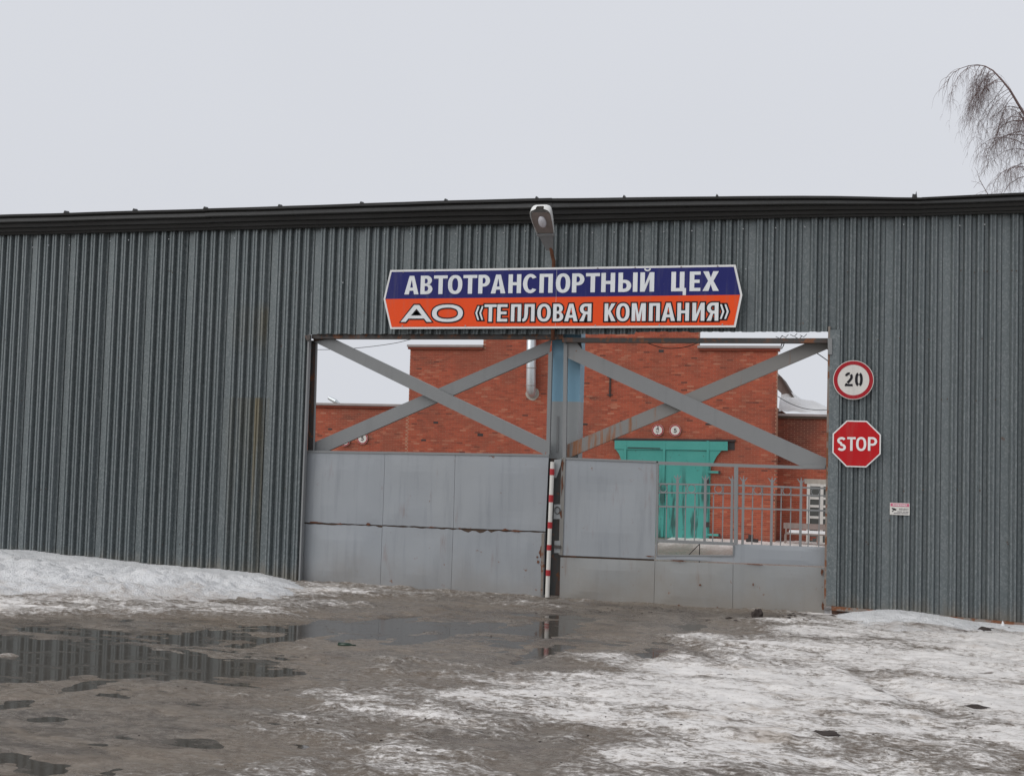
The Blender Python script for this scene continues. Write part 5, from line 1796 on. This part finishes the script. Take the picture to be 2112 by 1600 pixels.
def droop(p, d, length, r0, segs=9, g=0.5, jit=0.12):
    pts = [Vector(p)]
    d = Vector(d).normalized()
    st = length / segs
    for i in range(segs):
        d = (d + Vector((random.gauss(0, jit), random.gauss(0, jit), -g * (i + 1) / segs))).normalized()
        pts.append(pts[-1] + d * st)
    return pts, [r0 * (1 - .75 * i / segs) for i in range(segs + 1)]


main = [at(a, b, YT + c) for a, b, c in ((2114, 238, 0), (2100, 215, -.1), (2083, 186, -.15), (2066, 165, -.1), (2048, 146, 0), (2032, 137, .1), (2016, 134, .2), (1998, 136, .25), (1980, 142, .3), (1966, 151, .3), (1957, 163, .3), (1952, 178, .3))]
limbs.tube(main, [.034, .03, .026, .022, .018, .014, .011, .009, .008, .007, .006, .005], 5)
sub = []
for i in range(1, len(main)):
    for k in range(4 if i < 6 else 3):
        p_ = main[i - 1].lerp(main[i], random.random())
        L_ = random.uniform(.35, .95) if i > 6 else random.uniform(.6, 1.6)
        pts, rr = droop(p_, (random.uniform(-1.0, .15), random.uniform(-.7, .7), random.uniform(-.7, 0.0)), L_, .0055 if i > 6 else .009, 9, .75)
        twigs.tube(pts, rr, 3, False)
        if i <= 6:
            sub.append(pts)
# side limbs arching out of the trunk, each hung with thin twigs
for a, b, c, dx, L_ in ((2108, 225, 0, -.9, 1.5), (2118, 250, .2, -1, 2.2), (2125, 270, -.3, -1, 2.4), (2135, 290, .3, -1, 2.4), (2140, 310, -.2, -1, 2.6), (2150, 330, .4, -1, 2.4), (2150, 350, -.4, -1, 2.5),
                        (2160, 375, .2, -1, 2.6), (2160, 395, -.2, -1, 2.8), (2150, 300, .5, -.6, 1.6), (2140, 270, -.5, -.7, 1.8), (2160, 340, 0, -.9, 1.8), (2120, 255, 0, -.6, 1.2), (2165, 410, .3, -1, 2.6),
                        (2120, 240, .1, .9, 2.0), (2150, 300, 0, 1, 2.5), (2160, 350, -.2, 1, 2.4), (2165, 400, .2, 1, 2.6)):
    p_ = at(a, b, YT + c)
    pts, rr = droop(p_, (dx, random.uniform(-.7, .7), random.uniform(.1, .8)), L_ * random.uniform(.6, 1.1) * 0.72, .014, 12, random.uniform(.2, .5), .15)
    limbs.tube(pts, rr, 4, False)
    sub.append(pts)
for pts in sub:
    for i in range(2, len(pts)):
        for k in range(3):
            q = pts[i - 1].lerp(pts[i], random.random())
            t_, rr = droop(q, (random.uniform(-.8, .5), random.uniform(-.8, .8), random.uniform(-.5, .3)), random.uniform(.2, .8), .0032, 8, 1.0, .22)
            twigs.tube(t_, rr, 3, False)
            for k2 in range(2):
                i2 = random.randint(2, 7)
                t2, r2 = droop(t_[i2], (random.uniform(-.7, .7), random.uniform(-.7, .7), random.uniform(-.9, 0)), random.uniform(.12, .35), .0026, 5, .8, .2)
                twigs.tube(t2, r2, 3, False)
# stray shoot at the lower left
pts = [at(a, b, YT) for a, b in ((2040, 405, ), (2030, 388), (2020, 370), (2016, 355), (2010, 345))]
limbs.tube(pts, [.012, .01, .008, .005, .003], 4)
for a, b in (((2026, 382), (2003, 374)), ((2022, 374), (2008, 388)), ((2019, 366), (2032, 352)), ((2033, 394), (2012, 402))):
    twigs.tube([at(*a, YT), at((a[0] + b[0]) / 2, (a[1] + b[1]) / 2 - 2, YT), at(*b, YT)], .004, 3)
limbs.build('limbs', M['twig'], tree)
o = twigs.build('crown', M['twig'], tree)
tag(o, kind='stuff')


# ------------------------------------------------------------------ small litter on the forecourt
def lump(name, px, py, rx, rz, label, cat, m, seed, ry=None, z=0.0):
    q = gnd(px, py, z)
    vs, fs = [], []
    n1_, n2_ = 6, 10
    ry = ry or rx * .8
    for i in range(n1_ + 1):
        th = math.pi * i / n1_
        for j in range(n2_):
            ph = 2 * math.pi * j / n2_
            d = Vector((math.sin(th) * math.cos(ph), math.sin(th) * math.sin(ph), math.cos(th)))
            k = 1 + .55 * mn.noise(d * 1.7 + Vector((seed, 0, 0)))
            vs.append((q.x + d.x * rx * k, q.y + d.y * ry * k, z + max(d.z, -.4) * rz * k))
    for i in range(n1_):
        for j in range(n2_):
            fs.append((i * n2_ + j, i * n2_ + (j + 1) % n2_, (i + 1) * n2_ + (j + 1) % n2_, (i + 1) * n2_ + j)[::-1])
    o = obj(name, vs, fs, M[m], None, False, base=(q.x, q.y, z))
    if label:
        tag(o, label, cat)
    return o


lump('mud_clod', 1561, 1271, .095, .10, 'dark lump of mud at the foot of the right gate leaf', 'mud', 'clod', 3, z=.01)
lump('mud_clod', 2032, 1298, .085, .035, 'flat dark clod lying on snow before the right wall', 'mud', 'clod', 9, z=.05)
lump('mud_clod', 1704, 1515, .13, .03, 'large dark mud patch on the ice in the right foreground', 'mud', 'clod', 12, .07, z=.03)
lump('mud_clod', 2010, 1460, .13, .03, 'long dark mud ridge near the right edge of the ice', 'mud', 'clod', 15, .05, z=.03)
q = gnd(714, 1333)
bot_ = MB().tube([(q.x - .09, q.y, .015), (q.x - .02, q.y, .016), (q.x + .035, q.y + .01, .016), (q.x + .055, q.y + .012, .017), (q.x + .10, q.y + .02, .018)], [.024, .026, .024, .011, .010], 8)
tag(bot_.build('bottle', M['bottle'], None, smooth=True, base=(q.x, q.y, 0)), 'dark green bottle lying at the edge of the puddle', 'bottle')
q = gnd(2070, 1282, .1)
rag_ = MB()
rv = [(q.x - .03 + .012 * mn.noise(Vector((i, j, 3))) + i * .017, q.y - .03 + j * .02, .03 + .11 * math.exp(-((i - 1.2) ** 2 + (j - 1.5) ** 2) / 1.3) + .02 * mn.noise(Vector((i * 3, j * 3, 1)))) for j in range(4) for i in range(6)]
rag_.add(rv, [(j * 6 + i, j * 6 + i + 1, (j + 1) * 6 + i + 1, (j + 1) * 6 + i) for j in range(3) for i in range(5)])
tag(rag_.build('plastic_scrap', M['rag'], None, base=(q.x, q.y, .03)), 'white plastic scrap sticking up at the foot of the right wall', 'litter')

# loose crumbs of earth and stones nobody could count
crumb = MB()
spots = [(gnd(random.uniform(0, 2112), 1265 + 330 * random.random() ** 1.3), random.uniform(.003, .010)) for _ in range(420)]
spots += [(gnd(random.gauss(1600, 60), random.gauss(1276, 4)), random.uniform(.008, .024)) for _ in range(80)]
spots += [(gnd(random.gauss(1010, 130), random.gauss(1298, 10)), random.uniform(.003, .009)) for _ in range(110)]
spots += [(gnd(random.gauss(1980, 60), random.gauss(1302, 6)), random.uniform(.008, .022)) for _ in range(50)]
spots += [(gnd(random.gauss(1300, 70), random.gauss(1258, 4)), random.uniform(.006, .016)) for _ in range(60)]
for q, r in spots:
    if q.y > -.15:
        continue
    iy, ix = np.searchsorted(gy, q.y), np.searchsorted(gx, q.x)
    z = float(max(GZ[iy, ix], WATER_Z)) - .001
    pts = [(q.x + r * 1.9 * random.uniform(.5, 1.3) * math.cos(t), q.y + r * random.uniform(.6, 1.2) * math.sin(t), z) for t in (0, 1.2, 2.5, 3.8, 5)]
    crumb.add(pts + [(q.x + r * random.uniform(-.6, .6), q.y, z + r * random.uniform(.3, .6)), (q.x, q.y, z - .01)], [(0, 1, 5), (1, 2, 5), (2, 3, 5), (3, 4, 5), (4, 0, 5), (1, 0, 6), (2, 1, 6), (3, 2, 6), (4, 3, 6), (0, 4, 6)])
o = crumb.build('earth_crumbs', M['clod'])
tag(o, 'scattered dark crumbs of earth and grit on the ice', kind='stuff')
